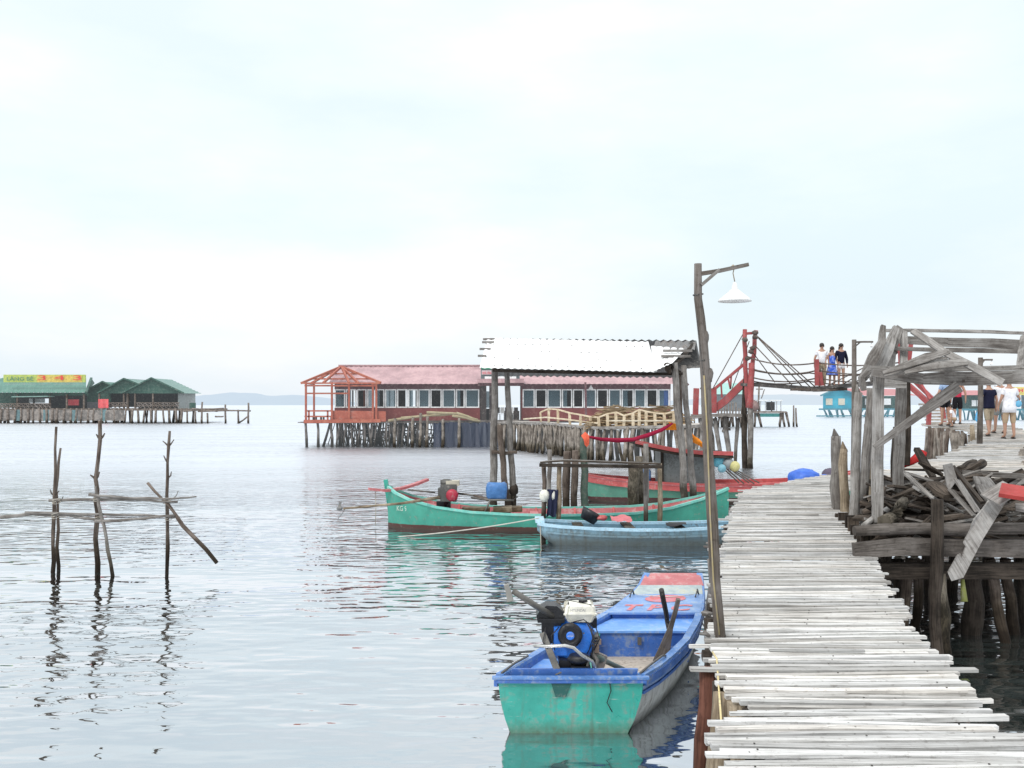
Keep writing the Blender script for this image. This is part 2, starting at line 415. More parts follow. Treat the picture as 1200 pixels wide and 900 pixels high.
hill('hills', 'low hazy blue hills rising behind the water', 3000, ridge(150, 420, [(150, 473), (200, 466), (240, 463), (268, 460), (300, 461), (315, 464), (345, 462.5), (375, 465), (420, 472)]), mh)
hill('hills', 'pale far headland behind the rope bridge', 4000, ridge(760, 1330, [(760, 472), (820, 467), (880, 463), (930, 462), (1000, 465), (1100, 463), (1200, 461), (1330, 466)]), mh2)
# ------------------------------------------------------------------ near walkway
DROP = [(470, 1.28), (556, 1.28), (563, 1.30), (575, 1.35), (600, 1.45), (640, 1.54), (700, 1.59), (760, 1.60), (990, 1.60)]
def deck_at(py):
    dr = lerp_tab(DROP, py)[0]; return dr * FPX / (py - HOR), dr
EDGE = [(556, 968, 1060), (563, 930, 1000), (575, 872, 985), (600, 858, 996), (620, 852, 1006), (640, 848, 1016), (660, 846, 1024), (687, 842, 1043), (707, 838, 1052), (730, 838, 1065), (745, 837, 1075),
        (770, 834, 1105), (780, 836, 1112), (790, 843, 1120), (800, 846, 1131), (815, 855, 1145), (823, 868, 1152), (832, 872, 1160), (838, 846, 1166), (850, 838, 1176), (862, 832, 1190), (880, 842, 1206), (900, 840, 1226), (940, 832, 1262), (990, 820, 1310)]
tab = []
for i in range(556, 990, 3):
    D, dr = deck_at(i); l, r = lerp_tab(EDGE, i); tab.append((D, (l - 600) * D / FPX, (r - 600) * D / FPX, CAM_H - dr))
tab.append((-2.5, -.75, .95, .90)); tab.append((1.0, -.10, 1.55, .90)); tab.sort()
def make_deck(tab, D0, D1, root, mat, w=(.05, .095), t=.022, jl=.05, jr=.06, long_=.07, skew=.02, gapk=.006, name='decking', lath=.04, nails=None):
    mb = MB(); D = D0
    while D < D1:
        wd = U(*w); xl, xr, z = lerp_tab(tab, D + wd / 2)
        a = xl + U(-jl, jl * .6) - (U(.05, .16) if R() < long_ else 0); b = xr + U(-jr, jr) + (U(.04, .14) if R() < long_ else 0)
        sk = U(-skew, skew); n = 5; th = t * U(.8, 1.4); y = D + wd / 2; zo = U(-.004, .010)
        pts = []; ws = []; ph = U(0, 6)
        for i in range(n + 1):
            u = i / n
            pts.append(Vector((a + (b - a) * u, y + sk * (u - .5) * 2 + .006 * math.sin(ph + u * 5), z + zo - th / 2 + .006 * math.sin(ph * 2 + u * 4))))
            ws.append(wd * U(.88, 1.04) * (.9 if i in (0, n) else 1))
        mb.sweep(pts, ws, th)
        if R() < lath:      # a second lath nailed on top
            u0 = U(0, .5); u1 = u0 + U(.25, .5)
            mb.sweep([pts[0].lerp(pts[-1], u0) + Vector((0, .01, th * .5 + .011)), pts[0].lerp(pts[-1], min(1.03, u1)) + Vector((0, -.012, th * .5 + .011))], wd * .5, .014)
        if nails is not None:
            for u in (.12, .5, .88):
                if R() < .35: nails.box(pts[0].lerp(pts[-1], u) + Vector((U(-.02, .02), U(-.01, .01), th / 2 + .003)), (.008, .008, .003))
        D += wd + gapk * U(.2, 2.2) + (U(.015, .035) if R() < .06 else 0)
    return mb.build(name, mat, root)
wk = thing('walkway', 'narrow walkway of bleached slats leading away over the water on rough posts', 'walkway', (1.4, 8, 0), 'walkways of the stilt village')
NAILS = MB()
make_deck(tab, -2.4, 17.0, wk, M['plank'], w=(.028, .066), t=.02, gapk=.013, lath=.03, jl=.06, jr=.075, nails=NAILS)
NAILS.build('nail_heads', M['dark'], wk)
def path_x(D, u): xl, xr, z = lerp_tab(tab, D); return Vector((xl + (xr - xl) * u, D, z))
for u in (.12, .5, .88):
    mb = MB(); pts = [path_x(D, u) - Vector((0, 0, .085)) for D in [-2.3 + i * .95 for i in range(19)]]
    mb.tube(pts, [.045 * U(.85, 1.15) for _ in pts], 8, .06); mb.build('stringer', M['dark'], wk)
for i in range(13):
    D = -2.1 + i * 1.45
    a, b = path_x(D, -.06), path_x(D, 1.04)
    mb = MB(); mb.log(a - Vector((0, 0, .17)), b - Vector((0, 0, .19)), .045, .04); mb.build('cross_beam', M['dark'], wk)
    for u in (.05, .93):
        q = path_x(D, u)
        mb = MB(); mb.log((q.x + U(-.1, .1), D + U(-.1, .15), -.7), q - Vector((0, 0, .05)), .06, .05, seg=6, rough=.1); mb.build('support_post', M['stake'], wk)
# posts one can see along the boat side
def wpost(px0, py0, D0, px1, z1, D1, r, mat, kids=wk, name='support_post', **k):
    mb = MB(); a = P(px0, py0, D0); b = W(px1, D1, z1); mb.log(b, a, r * 1.08, r, seg=7, **k); return mb.build(name, mat, kids)
wpost(829, 781, 5.75, 806, -.5, 5.2, .050, M['redwood'], bend=.01)
wpost(848, 812, 5.35, 832, -.6, 4.9, .062, M['tan'], bend=.02)
wpost(836, 655, 9.1, 826, -.6, 8.9, .055, M['grey'], bend=.02)
wpost(833, 724, 6.95, 824, -.5, 6.8, .055, M['dark'], bend=.02)
wpost(846, 800, 5.5, 852, -.5, 5.45, .05, M['dark'])
wpost(863, 822, 5.15, 866, -.5, 5.2, .05, M['tan'])
mb = MB(); mb.tube([P(835, 764, 6.0), P(840, 772, 5.9), P(842, 800, 5.45), P(844, 830, 5.1), P(846, 860, 4.85), P(848, 885, 4.6)], .006, 6); mb.build('cord', paint('yellow_cord', (.75, .62, .32), .7), wk)
for (px, py, D) in ((838, 702, 7.75), (834, 722, 7.0), (836, 640, 10.1), (832, 745, 6.4)):
    mb = MB(); 
    for k in range(3): mb.tube([P(px + U(-4, 2), py + U(-3, 3), D), P(px + U(-12, -6), py + U(-6, 4), D + .05)], .012, 5)
    mb.build('joist_end', M['grey'], wk)

# ------------------------------------------------------------------ lamp post on the walkway edge
lp = thing('lamp_post', 'tall crooked grey-brown pole with wooden arm and white enamel lamp shade beside walkway', 'lamp post', W(843, 6.5, 0.9))
D = 6.5
mb = MB(); mb.tube([W(846, D, -.5), P(844, 745, D), P(838, 680, D), P(835, 610, D), P(829, 520, D), P(827, 445, D), P(824, 400, D), P(821, 372, D), P(818, 350, D), P(818, 309, D)],
                   [.040, .038, .037, .040, .036, .035, .033, .031, .028, .026], 12, .05)
for (px, py, s) in ((830, 440, 1), (838, 655, 1), (825, 395, 1), (833, 575, 1)):
    mb.blob(P(px, py, D - .01) + Vector((.012 * s, 0, 0)), (.024, .026, .05), 8, 5, .15)
mb.build('pole', M['pole'], lp)
mb = MB(); mb.sweep([P(820, 321, D), P(845, 317, D), P(877, 310, D)], .03, [.028, .026, .024]); mb.build('arm', M['pole'], lp)
mb = MB(); mb.board(P(822, 334, D - .03), P(843, 316, D - .03), .02, .022); mb.build('brace', M['grey'], lp)
wire = paint('dark_wire', (.05, .05, .05), .5)
for py in (345, 422, 505):
    x = lerp_tab([(345, 818), (422, 825), (505, 828.5)], py)[0]
    mb = MB(); mb.tube([P(x - 5.6, py + 1, D), P(x, py, D - .036), P(x + 5.6, py - .5, D), P(x, py, D + .036), P(x - 5.6, py + 1, D)], .006, 6); mb.build('wire_binding', wire, lp)
mb = MB(); mb.tube([P(817, 346, D), P(817.5, 380, D - .02), P(824, 440, D - .04)], .002, 5); mb.build('cable', wire, lp)
mb = MB(); mb.tube([P(825, 440, D - .045), P(829, 510, D - .05), P(832, 600, D - .05), P(836, 680, D - .05), P(843, 744, D - .05)], .0055, 6); mb.build('conduit', paint('yellowed_pipe', (.36, .29, .15), .7), lp)
lc = P(861, 333, D)
mb = MB(); mb.tube([P(859, 312, D), P(860, 316, D), P(859, 320, D), P(861, 330, D)], .0035, 6); mb.blob(P(859, 313, D), (.013, .013, .017), 8, 5, .1); mb.build('hanging_cord', M['tan'], lp)
white = paint('white_enamel', (.88, .88, .87), .35, (.5, .5, .48), .1)
mb = MB(); prof = [(.010, .0), (.014, -.008), (.020, -.03), (.022, -.045), (.055, -.075), (.105, -.115), (.115, -.130), (.113, -.132), (.102, -.118), (.052, -.080), (.012, -.05)]
mb.lathe(P(861, 331, D), prof, 28); sh = mb.build('lamp_shade', white, lp)
mb = MB(); mb.lathe(P(861, 331, D) + Vector((0, 0, -.07)), [(.008, 0), (.016, -.02), (.02, -.035), (.010, -.052)], 12); mb.build('bulb', paint('milky_glass', (.8, .8, .78), .2), sh)

# ------------------------------------------------------------------ second walkway curving to the people
t2 = [(15.6, 985, 1100, 1.28), (16.5, 1005, 1200, 1.26), (18, 1042, 1215, 1.25), (20, 1078, 1205, 1.24), (21, 1090, 1196, 1.25), (24, 1122, 1198, 1.32), (27.5, 1148, 1216, 1.50), (30, 1134, 1202, 1.68), (31.2, 1086, 1185, 1.80), (33, 1084, 1142, 1.84)]
tab2 = [(D, (l - 600) * D / FPX, (r - 600) * D / FPX, z) for D, l, r, z in t2]
w2 = thing('walkway', 'far raised walkway on a dense row of log piles carrying the walking people', 'walkway', (13, 24, 0), 'walkways of the stilt village')
make_deck(tab2, 15.9, 33, w2, M['plank_far'], w=(.10, .2), jl=.12, jr=.10, gapk=.012, t=.04, skew=.05)
def piles(root, pts, r, mat, zb=-.5, dz=-.05, step=.2, lean=.12, name='pile', top=.06):
    """a dense row of leaning posts under an edge; pts = deck edge points"""
    for a, b in zip(pts, pts[1:]):
        a, b = Vector(a), Vector(b); n = max(1, int((b - a).length / step))
        for i in range(n):
            q = a.lerp(b, (i + U(.1, .9)) / n)
            mb = MB(); t_ = q + Vector((0, 0, dz + U(-top, top)))
            mb.log((q.x + U(-lean, lean), q.y + U(-lean, lean), zb), t_, r * U(.75, 1.25), seg=4, n=6, bend=.035); mb.build(name, mat, root)
def edge2(side, ds): 
    o = []
    for D in ds:
        xl, xr, z = lerp_tab(tab2, D); o.append((xl if side == 0 else xr, D, z))
    return o
piles(w2, edge2(0, [30.2, 31.2]) + [((1142 - 600) * 29 / FPX, 29, 1.6)], .075, M['pile'], step=.17)
piles(w2, [W(1086, 31, 1.82), W(1110, 30.3, 1.74), W(1146, 29.2, 1.6)], .065, M['stake'], step=.19, lean=.16)
piles(w2, [W(1086, 31.3, 1.8), W(1110, 30.6, 1.72), W(1146, 29.5, 1.58)], .06, M['pile'], step=.3, lean=.2)
piles(w2, edge2(0, [16, 18, 21, 24, 27]), .065, M['pile'], step=.45)
piles(w2, edge2(1, [18, 21, 24, 27]), .075, M['pile'], step=.28, top=.12)
piles(w2, [W(1040, 17.2, 1.2), W(1110, 17.0, 1.2), W(1215, 16.9, 1.22)], .07, M['pile'], step=.3, lean=.2)
for px, y0, y1, D in ((1139, 498, 522, 27.6),):
    mb = MB(); mb.log(W(px + 2, D, .6), P(px, y0, D), .085, seg=4); mb.build('bollard_post', M['tan'], w2)
mb = MB()
for i in range(3): mb.log(W(1010, 16.9 + i * .5, 1.12), W(1230, 16.7 + i * .5, 1.12), .07)
mb.build('cross_beam', M['grey'], w2)

# ------------------------------------------------------------------ derelict platform with debris beside the walkway
pf = thing('platform', 'derelict landing platform of grey beams on black wet posts, heaped with debris', 'platform', (5, 11, 0))
D = 9.75
def bz(px, py, D): return P(px, py, D)
mb = MB(); mb.tube([P(1001, 622, 9.62), P(1040, 620, 9.64), P(1080, 619, 9.62), P(1120, 621, 9.64), P(1160, 620, 9.63), P(1225, 619, 9.63)], [.05, .062, .058, .066, .06, .06], 10, .07); mb.build('upper_beam', M['scrapbeam'], pf)
mb = MB(); mb.sweep([P(1000, 645, 9.6), P(1060, 640, 9.6), P(1130, 642, 9.62), P(1230, 643, 9.6)], .07, [.15, .18, .17, .19]); mb.build('front_beam', M['scrapbeam'], pf)
mb = MB(); mb.sweep([W(998, 9.72, .78), W(1215, 9.72, .78)], .12, .16); mb.build('lower_beam', M['dark'], pf)
mb = MB()
for i in range(26):
    x0 = (1003 - 600) * 9.8 / FPX; D = 9.85 + i * .17
    mb.sweep([Vector((x0 + .1 + U(-.1, .1) + i * .02, D, .93 + U(-.02, .02))), Vector((7.6 + U(-.2, .2), D + U(-.03, .03), .93 + U(-.02, .02)))], U(.12, .17), .035)
mb.build('decking', M['dark'], pf)
for px, y0, pxb, D, r, mt in ((1098, 585, 1101, 9.42, .060, 'dark'), (1099, 672, 1104, 9.47, .078, 'barnacle'), (1139, 660, 1141, 10.3, .10, 'dark'), (1068, 655, 1045, 9.9, .055, 'stake'), (1052, 655, 1058, 10.2, .06, 'dark'), (1078, 655, 1060, 10.6, .05, 'stake'),
                             (1160, 655, 1188, 9.9, .055, 'stake'), (1178, 655, 1196, 10.2, .06, 'stake'), (1196, 655, 1205, 10.8, .05, 'dark'), (1025, 655, 1022, 10.6, .06, 'dark'), (1012, 640, 1014, 9.8, .06, 'dark'),
                             (1120, 655, 1118, 12.5, .07, 'dark'), (1085, 655, 1083, 12.8, .07, 'dark'), (1160, 655, 1155, 13, .07, 'dark'), (1195, 655, 1192, 13, .07, 'dark'), (1040, 655, 1042, 12.6, .07, 'dark')):
    mb = MB(); a = P(px, y0, D) if D < 12 else W(px, D, .9)
    mb.log(W(pxb, D + U(-.1, .1), -.7), a, r * 1.1, r, seg=7, rough=.12, bend=.02); mb.build('support_post', M[mt], pf)
mb = MB(); mb.tube([P(1126, 640, 9.8), P(1128, 680, 9.75), P(1130, 705, 9.7)], [.01, .02, .035], 6); mb.build('weed', paint('yellow_green_weed', (.26, .28, .08), .8), pf)

# the debris, each piece of its own
G1 = 'scrap boards heaped on the derelict platform'
def scrap(a, b, w, t, mat='scrap', roll=None, group=G1, label='weathered grey-brown scrap board in the heap on the derelict platform', cat='board', name='scrap_board', **k):
    mb = MB(); a, b = Vector(a), Vector(b); up = Vector((U(-.6, .6), U(-.6, .6), 1)) if roll is None else Vector(roll)
    # jagged broken ends
    n = 3; pts = [a.lerp(b, i / n) for i in range(n + 1)]; ws = [w * U(.55, 1)] + [w] * (n - 1) + [w * U(.5, 1)]
    mb.sweep(pts, ws, t, up); return solo(name, mb, M[mat], label, cat, a.lerp(b, .5), group)
random.seed(5)
def heap_top(px):   # skyline of the heap in the middle of the platform
    return lerp_tab([(1000, 605), (1020, 585), (1040, 566), (1060, 552), (1090, 550), (1120, 560), (1150, 566), (1200, 562), (1230, 562)], px)[0]
for i in range(190):
    D = U(9.85, 12.5); px = U(1012, 1215)
    prof = max(.05, 1 - abs(D - 11.2) / 1.6) ** .6
    zt = CAM_H - (heap_top(px) - 4 - HOR) * 11 / FPX
    z = 1.0 + (zt - 1.0) * prof * R() ** .55
    L = U(.22, .85); ang = U(-.7, .7) if R() < .7 else U(0, 3.1); tl = U(-.55, .55)
    c = W(px, D, z); d = Vector((math.cos(ang) * math.cos(tl), math.sin(ang) * math.cos(tl), math.sin(tl))) * L / 2
    a, b = c - d, c + d
    a.z = max(a.z, .97); b.z = max(b.z, .97)
    sh_ = max(0, (1012 - 600) * D / FPX - min(a.x, b.x)); a.x += sh_; b.x += sh_; a.y = max(a.y, 9.75); b.y = max(b.y, 9.75)
    q = R(); scrap(a, b, U(.035, .13), U(.014, .04), 'scrap' if q < .62 else ('dark' if q < .76 else ('grey' if q < .92 else 'greybright')))
for k in range(9):      # upright boards closing the side of the platform next to the walkway
    px = 984 + k * 4.2; mb = MB(); mb.sweep([W(px, 12.2 - k * .27, .35), W(px + U(-1, 1), 12.2 - k * .27, 1.0 + U(.0, .18))], U(.1, .16), .025, (0, 1, 0)); mb.build('side_board', M['dark' if k % 2 else 'scrap'], pf)
G2 = 'round logs heaped on the derelict platform'
for i in range(18):
    px = U(1040, 1200); D = U(10.1, 11.8); c = W(px, D, U(1.0, 1.25)); ang = U(-.9, .9); L = U(.3, .8)
    d = Vector((math.cos(ang), math.sin(ang), U(-.1, .2))) * L / 2
    mb = MB(); mb.log(c - d, c + d, U(.035, .06), seg=4, rough=.12, twigs=1)
    solo('log', mb, M['stake' if i % 2 else 'grey'], 'short grey round log lying in the debris heap on the platform', 'log', c, G2)
# single pieces one can point at
mb = MB(); q = [P(1112, 655, 9.3), P(1134, 673 - 5, 9.3), P(1140, 655, 9.32), P(1150, 640, 9.34), P(1160, 622, 9.4), P(1174, 596, 9.5), P(1190, 566, 9.6), P(1166, 590, 9.55), P(1146, 604, 9.5), P(1138, 621, 9.42), P(1132, 640, 9.37), P(1127, 660 - 4, 9.33), P(1122, 651, 9.32), P(1117, 662 - 2, 9.3)]
q = [P(1111, 672, 9.3), P(1115, 681, 9.3), P(1129, 677, 9.3), P(1140, 655, 9.33), P(1152, 632, 9.38), P(1168, 606, 9.5), P(1182, 583, 9.6), P(1164, 580, 9.6), P(1152, 597, 9.5), P(1141, 610, 9.42), P(1136, 624, 9.4), P(1129, 637, 9.36), P(1132, 641, 9.36), P(1127, 654, 9.33), P(1126, 650, 9.33), P(1122, 652, 9.32)]
mb.prism(q, (0.01, .035, .01)); n = len(mb.uv)
for fi, f in enumerate(mb.f):
    mb.uv[fi] = [((mb.v[i].x * .55 + mb.v[i].z * .3), (mb.v[i].z * .87 + mb.v[i].x * .5)) for i in f]
solo('broken_board', mb, M['greybright'], 'pale grey board with a notched broken end hanging over the platform edge', 'board', P(1150, 630, 9.4))
mb = MB(); mb.sweep([P(1160, 586, 9.35), P(1186, 570, 9.45)], .22, .02, (0, -.5, 1)); solo('board_offcut', mb, M['greybright'], 'short bleached square offcut lying under the red plank', 'board', P(1170, 580, 9.4))
mb = MB(); mb.sweep([P(1172, 574, 9.25), P(1225, 582, 9.05)], .26, .04, (-.1, -.35, 1)); solo('red_plank', mb, paint('red_plank_paint', (.40, .04, .035), .5, (.2, .1, .08), .25), 'bright red painted plank poking in over the debris heap', 'plank', P(1190, 576, 9.2))
cr = thing('wooden_crate', 'open wooden crate of grey boards tipped on the debris heap', 'crate', P(1130, 590, 10))
A, B_ = P(1110, 548, 10.0), P(1148, 588, 9.6)
mb = MB(); mb.prism([P(1106, 545, 10.1), P(1112, 576, 10.0), P(1122, 562, 9.95), P(1116, 543, 10.1)], (0.0, .03, 0)); mb.build('end_panel', M['greybright'], cr)
for i, (p, q, w_, mt) in enumerate(((P(1116, 546, 10.15), P(1150, 588, 9.95), .12, 'scrap'), (P(1121, 562, 10.0), P(1147, 601, 9.75), .13, 'greybright'), (P(1114, 574, 9.95), P(1143, 605, 9.7), .12, 'grey'), (P(1119, 554, 10.2), P(1149, 596, 10.0), .12, 'dark'))):
    mb = MB(); mb.sweep([p, q], w_, .02, (.6, -.5, .8)); mb.build('side_board', M[mt], cr)
def single(a, b, w, t, mat, label, up=None, name='scrap_board'):
    mb = MB(); mb.sweep([Vector(a).lerp(Vector(b), i / 3) for i in range(4)], [w * .8, w, w, w * .7], t, up); solo(name, mb, M[mat], label, 'board', Vector(a).lerp(Vector(b), .5))
single(P(1074, 526, 12.4), P(1094, 560, 11.9), .09, .05, 'dark', 'dark broken stake leaning up out of the debris beside the bright deck', (0, -1, .3))
single(P(1061, 555, 10.2), P(1093, 584, 9.7), .05, .02, 'greybright', 'thin pale lath slanting down across the dark debris', (0, -1, .5))
single(P(1050, 550, 12.3), P(1170, 553, 12.2), .03, .03, 'scrap', 'long thin pole lying level behind the debris heap')
single(P(1128, 554, 11.5), P(1215, 559, 11.3), .06, .06, 'grey', 'long grey pole resting on the debris heap behind the crate')
single(P(1150, 560, 10.6), P(1166, 589, 10.1), .22, .03, 'grey', 'wide grey board dropping between the crate and the red plank', (0, -.6, 1))
single(P(1092, 566, 10.2), P(1112, 582, 9.9), .17, .05, 'scrap', 'thick splintered board end on top of the dark heap', (0, -.5, 1))
single(P(1104, 607, 9.65), P(1128, 604, 9.7), .07, .04, 'scrap', 'short stick sitting on the platform beam beside the dark post', (0, 0, 1))
single(P(1190, 594, 9.5), P(1225, 598, 9.4), .14, .03, 'greybright', 'white board end sticking out below the red plank', (0, -.5, 1))
mb = MB(); mb.log(P(1036, 612, 9.66), P(1060, 588, 10.2), .075, .06, seg=4, rough=.15); solo('log', mb, M['barnacle'], 'thick knotty log end showing its pale bark over the platform corner', 'log', P(1050, 600, 9.8))
mb = MB(); mb.log(P(1046, 622, 9.68), P(1030, 606, 10.1), .09, .085, seg=3, rough=.12); solo('log', mb, M['dark'], 'dark sawn log butt at the corner of the platform', 'log', P(1040, 612, 9.8))
mb = MB(); mb.log(P(1012, 616, 9.7), P(1040, 597, 10.2), .03, .035, seg=4); solo('log', mb, M['greybright'], 'slim pale stick propped at the platform corner', 'log', P(1020, 606, 9.9))
for px, D_ in ((1132, 12.3), (1142, 12.2)):
    mb = MB(); mb.log(P(px - 8, 553, D_), P(px + 10, 543, D_ + .3), .07, .06, seg=3); solo('log', mb, M['scrap'], 'brown log section stacked at the back of the heap against the far deck', 'log', P(px, 548, D_), 'log sections at the back of the heap')
mb = MB(); mb.tube([P(1063, 545, 12.8), P(1076, 537, 12.9), P(1080, 531, 12.9), P(1068, 541, 12.7), P(1058, 547, 12.6)], [.02, .05, .06, .05, .02], 8, .3)
solo('rag', mb, fabric('red_rag', (.50, .03, .03)), 'red rag dropped on the deck behind the frame posts', 'rag', P(1072, 538, 12.8))

# ------------------------------------------------------------------ ruined shelter frame over the platform
fr = thing('shelter_frame', 'ruined open shelter frame of grey timbers standing over the debris platform', 'shelter frame', (4.2, 10, .9))
def bar(name, pts, w, h, mat='grey', up=None):
    # hewn timber: the faces wander a little and the ends are worn thinner
    pp = [P(*p) for p in pts]; W_ = w if isinstance(w, list) else [w] * len(pp); H_ = h if isinstance(h, list) else [h] * len(pp)
    o = []; ow = []; oh = []
    for i in range(len(pp) - 1):
        k_ = max(2, int((pp[i + 1] - pp[i]).length / .22))
        for j in range(k_ + (i == len(pp) - 2)):
            u = j / k_; o.append(pp[i].lerp(pp[i + 1], u) + Vector((U(-1, 1), 0, U(-1, 1))) * .005); ow.append((W_[i] + (W_[i + 1] - W_[i]) * u) * U(.92, 1.07)); oh.append((H_[i] + (H_[i + 1] - H_[i]) * u) * U(.90, 1.08))
    ow[0] *= .8; oh[-1] *= .85
    mb = MB(); mb.sweep(o, ow, oh, up); return mb.build(name, M[mat], fr)
bar('post', [(1028, 612, 9.85), (1028, 540, 9.85), (1030, 430, 9.85)], .095, .095, 'greybright', (0, 1, 0))
bar('post', [(1051, 590, 11.2), (1054, 520, 11.2), (1056, 445, 11.2)], .10, .10, 'grey', (0, 1, 0))
bar('post', [(1062, 545, 12.6), (1062, 430, 12.6)], .09, .09, 'dark', (0, 1, 0))
bar('post', [(1047, 560, 12.8), (1050, 500, 12.8)], .07, .07, 'dark', (0, 1, 0))
bar('main_beam', [(1022, 437, 9.7), (1080, 444, 9.68), (1130, 443.5, 9.66), (1240, 441, 9.6)], .06, [.08, .12, .15, .15], 'grey')
bar('rail', [(1018, 431, 9.8), (1060, 433, 9.8), (1240, 431, 9.7)], .10, .05, 'greybright')
bar('rail', [(1033, 387, 11.4), (1100, 388, 11.3), (1160, 389, 11.2), (1240, 391, 11)], .08, .035, 'greybright')
bar('rail', [(1052, 398, 11.3), (1110, 401, 11.2), (1240, 405, 11)], .05, [.10, .10, .11], 'grey')
bar('rail', [(1026, 408, 10.9), (1100, 410, 10.8), (1240, 413, 10.5)], .07, [.04, .05, .055], 'grey')
bar('gable_post', [(1012, 444, 10.2), (1024, 418, 10.4), (1033, 400, 10.5), (1035, 382, 10.6)], [.10, .12, .08, .05], .04, 'grey', (0, 1, 0))
bar('gable_post', [(1024, 445, 10.5), (1040, 410, 10.7), (1051, 384, 10.9)], [.13, .12, .09], .04, 'greybright', (0, 1, 0))
bar('gable_post', [(1040, 448, 10.6), (1044, 410, 10.9), (1054, 384, 11.1)], [.12, .12, .08], .04, 'grey', (0, 1, 0))
bar('gable_board', [(1058, 446, 10.7), (1060, 388, 11.1)], [.09, .07], .04, 'greybright', (0, 1, 0))
bar('rafter', [(1070, 388, 9.9), (1110, 414, 9.6), (1175, 449, 9.4)], [.085, .08, .09], .025, 'greybright', (0, -1, .3))
bar('loose_board', [(1036, 440, 9.6), (1080, 426, 9.55), (1133, 424, 9.5)], [.04, .09, .05], .03, 'greybright', (0, -1, .5))
bar('loose_board', [(1034, 438, 9.5), (1085, 419, 9.5), (1112, 412, 9.5)], [.04, .10, .05], .03, 'grey', (0, -1, .5))
bar('loose_board', [(1060, 437, 9.45), (1100, 428, 9.45), (1134, 426, 9.45)], [.04, .08, .03], .03, 'grey', (0, -1, .5))
bar('loose_board', [(1020, 445, 9.9), (1110, 420, 9.8)], .05, .03, 'grey', (0, -1, .5))
bar('brace', [(1024, 524, 9.7), (1075, 487, 9.65), (1124, 452, 9.6)], [.065, .08, .13], .04, 'grey', (0, -1, 0))
bar('bracket', [(1012, 458, 10.2), (1010, 442, 10.2), (1020, 430, 10.2)], .05, .08, 'grey', (0, 1, 0))
bar('plate', [(1034, 446, 10.3), (1062, 447, 10.3)], .05, .16, 'greybright', (0, 0, 1))
bar('upright', [(1196, 432, 9.8), (1200, 395, 11)], .06, .07, 'grey', (0, 1, 0))
bar('bolt', [(1129.5, 446.5, 9.6), (1129.5, 447, 9.5)], .025, .025, 'dark')

# stub posts at the junction
stub = [((979, 511), (985, 586), 12.9, .085, 'grey', 'splintered pointed grey post stump'), ((989, 526), (990, 588), 12.7, .075, 'tan', 'short split brown stump touching the pointed stump'),
        ((1016, 497), (1020, 580), 12.2, .055, 'tan', 'tan wormy post with a slanted top'), ((1006, 460), (996, 608), 11.6, .07, 'greybright', 'pale twisted trunk post beside the thin lamp pole')]
for (a, b, D, r, mt, lb) in stub:
    mb = MB(); mb.log(W(b[0], D, 0.2), P(a[0], a[1], D), r, r * .75, seg=8, rough=.14, bend=.02)
    t_ = P(a[0], a[1], D)
    mb.tube([t_ - Vector((0, 0, .04)), t_ + Vector((-.02, 0, .10))], [r * .7, r * .12], 6, .2)
    solo('post_stump', mb, M[mt], lb + ' at the bend of the walkway', 'post', W(b[0], D, .2))
mb = MB(); mb.log(W(1012, 11.5, 1.3), P(1012, 455, 11.4) + Vector((.1, 0, 0)), .05, .055, seg=5); solo('post_stump', mb, M['grey'], 'forked grey branch post leaning beside the shelter gable', 'post', W(1012, 11.5, 1.2))

def small_lamp(px, y0, ytop, D, arm, label, s=1):
    t = thing('lamp_post', label, 'lamp post', P(px, y0, D)); u = D / FPX
    mb = MB(); mb.tube([P(px - 1, y0, D), P(px, (y0 + ytop) / 2, D), P(px, ytop, D)], [3.2 * u, 3 * u, 2.6 * u], 8, .05); mb.build('pole', M['pole'], t)
    mb = MB(); mb.sweep([P(px, ytop + 3, D), P(px + arm * .5, ytop + 2.6, D), P(px + arm, ytop + 2.6, D)], 2 * u, 2 * u); mb.build('arm', M['pole'], t)
    mb = MB(); mb.board(P(px, ytop + 9, D), P(px + arm * .3, ytop + 3.5, D), 1.4 * u, 1.4 * u); mb.build('brace', M['grey'], t)
    mb = MB(); mb.tube([P(px + arm * .92, ytop + 3, D), P(px + arm * .92, ytop + 6, D)], .5 * u, 5); mb.lathe(P(px + arm * .92, ytop + 6, D), [(1 * u, 0), (1.6 * u, -1.5 * u), (1.2 * u, -3 * u)], 10); mb.build('bulb', white, t)
small_lamp(1001, 590, 398, 12.6, 22, 'thin grey pole lamp with short arm at the walkway bend')
small_lamp(1149, 520, 419, 24.5, 14, 'slim lamp pole rising in front of the far red-roofed house')

# ------------------------------------------------------------------ stake frame standing in open water
sf = thing('stake_frame', 'frame of rough stakes and cross poles lashed together alone in open water', 'stake frame', (-6.4, 14, 0))
def stk(name, pts, r0, r1, D=None, tw=2, mat='stake'):
    r0, r1 = r0 * .85, r1 * .85
    mb = MB(); pp = [P(x, y, d) for x, y, d in pts]; n = len(pp)
    o = []
    for a, b in zip(pp, pp[1:]):
        for k in range(3): o.append(a.lerp(b, k / 3) + Vector((U(-1, 1), U(-1, 1), U(-1, 1))) * r0 * .45)
    o.append(pp[-1]); rr = [(r0 + (r1 - r0) * i / (len(o) - 1)) * U(.85, 1.15) for i in range(len(o))]
    mb.tube(o, rr, 8, .1)
    for _ in range(tw):
        i = random.randint(len(o) // 2, len(o) - 2); s = random.choice((-1, 1))
        mb.tube([o[i], o[i] + Vector((s * U(.03, .05), 0, U(.03, .05))), o[i] + Vector((s * U(.05, .09), 0, U(.06, .12)))], [r1 * .8, r1 * .6, r1 * .35], 5)
    mb.build(name, M[mat], sf)
D = 14.0
stk('stake', [(62, 690, D), (62, 640, D), (63, 580, D), (66, 500, D)], .040, .022)
stk('stake', [(68, 685, 14.2), (68, 620, 14.2), (67, 575, 14.2), (71, 525, 14.2)], .034, .018, tw=1)
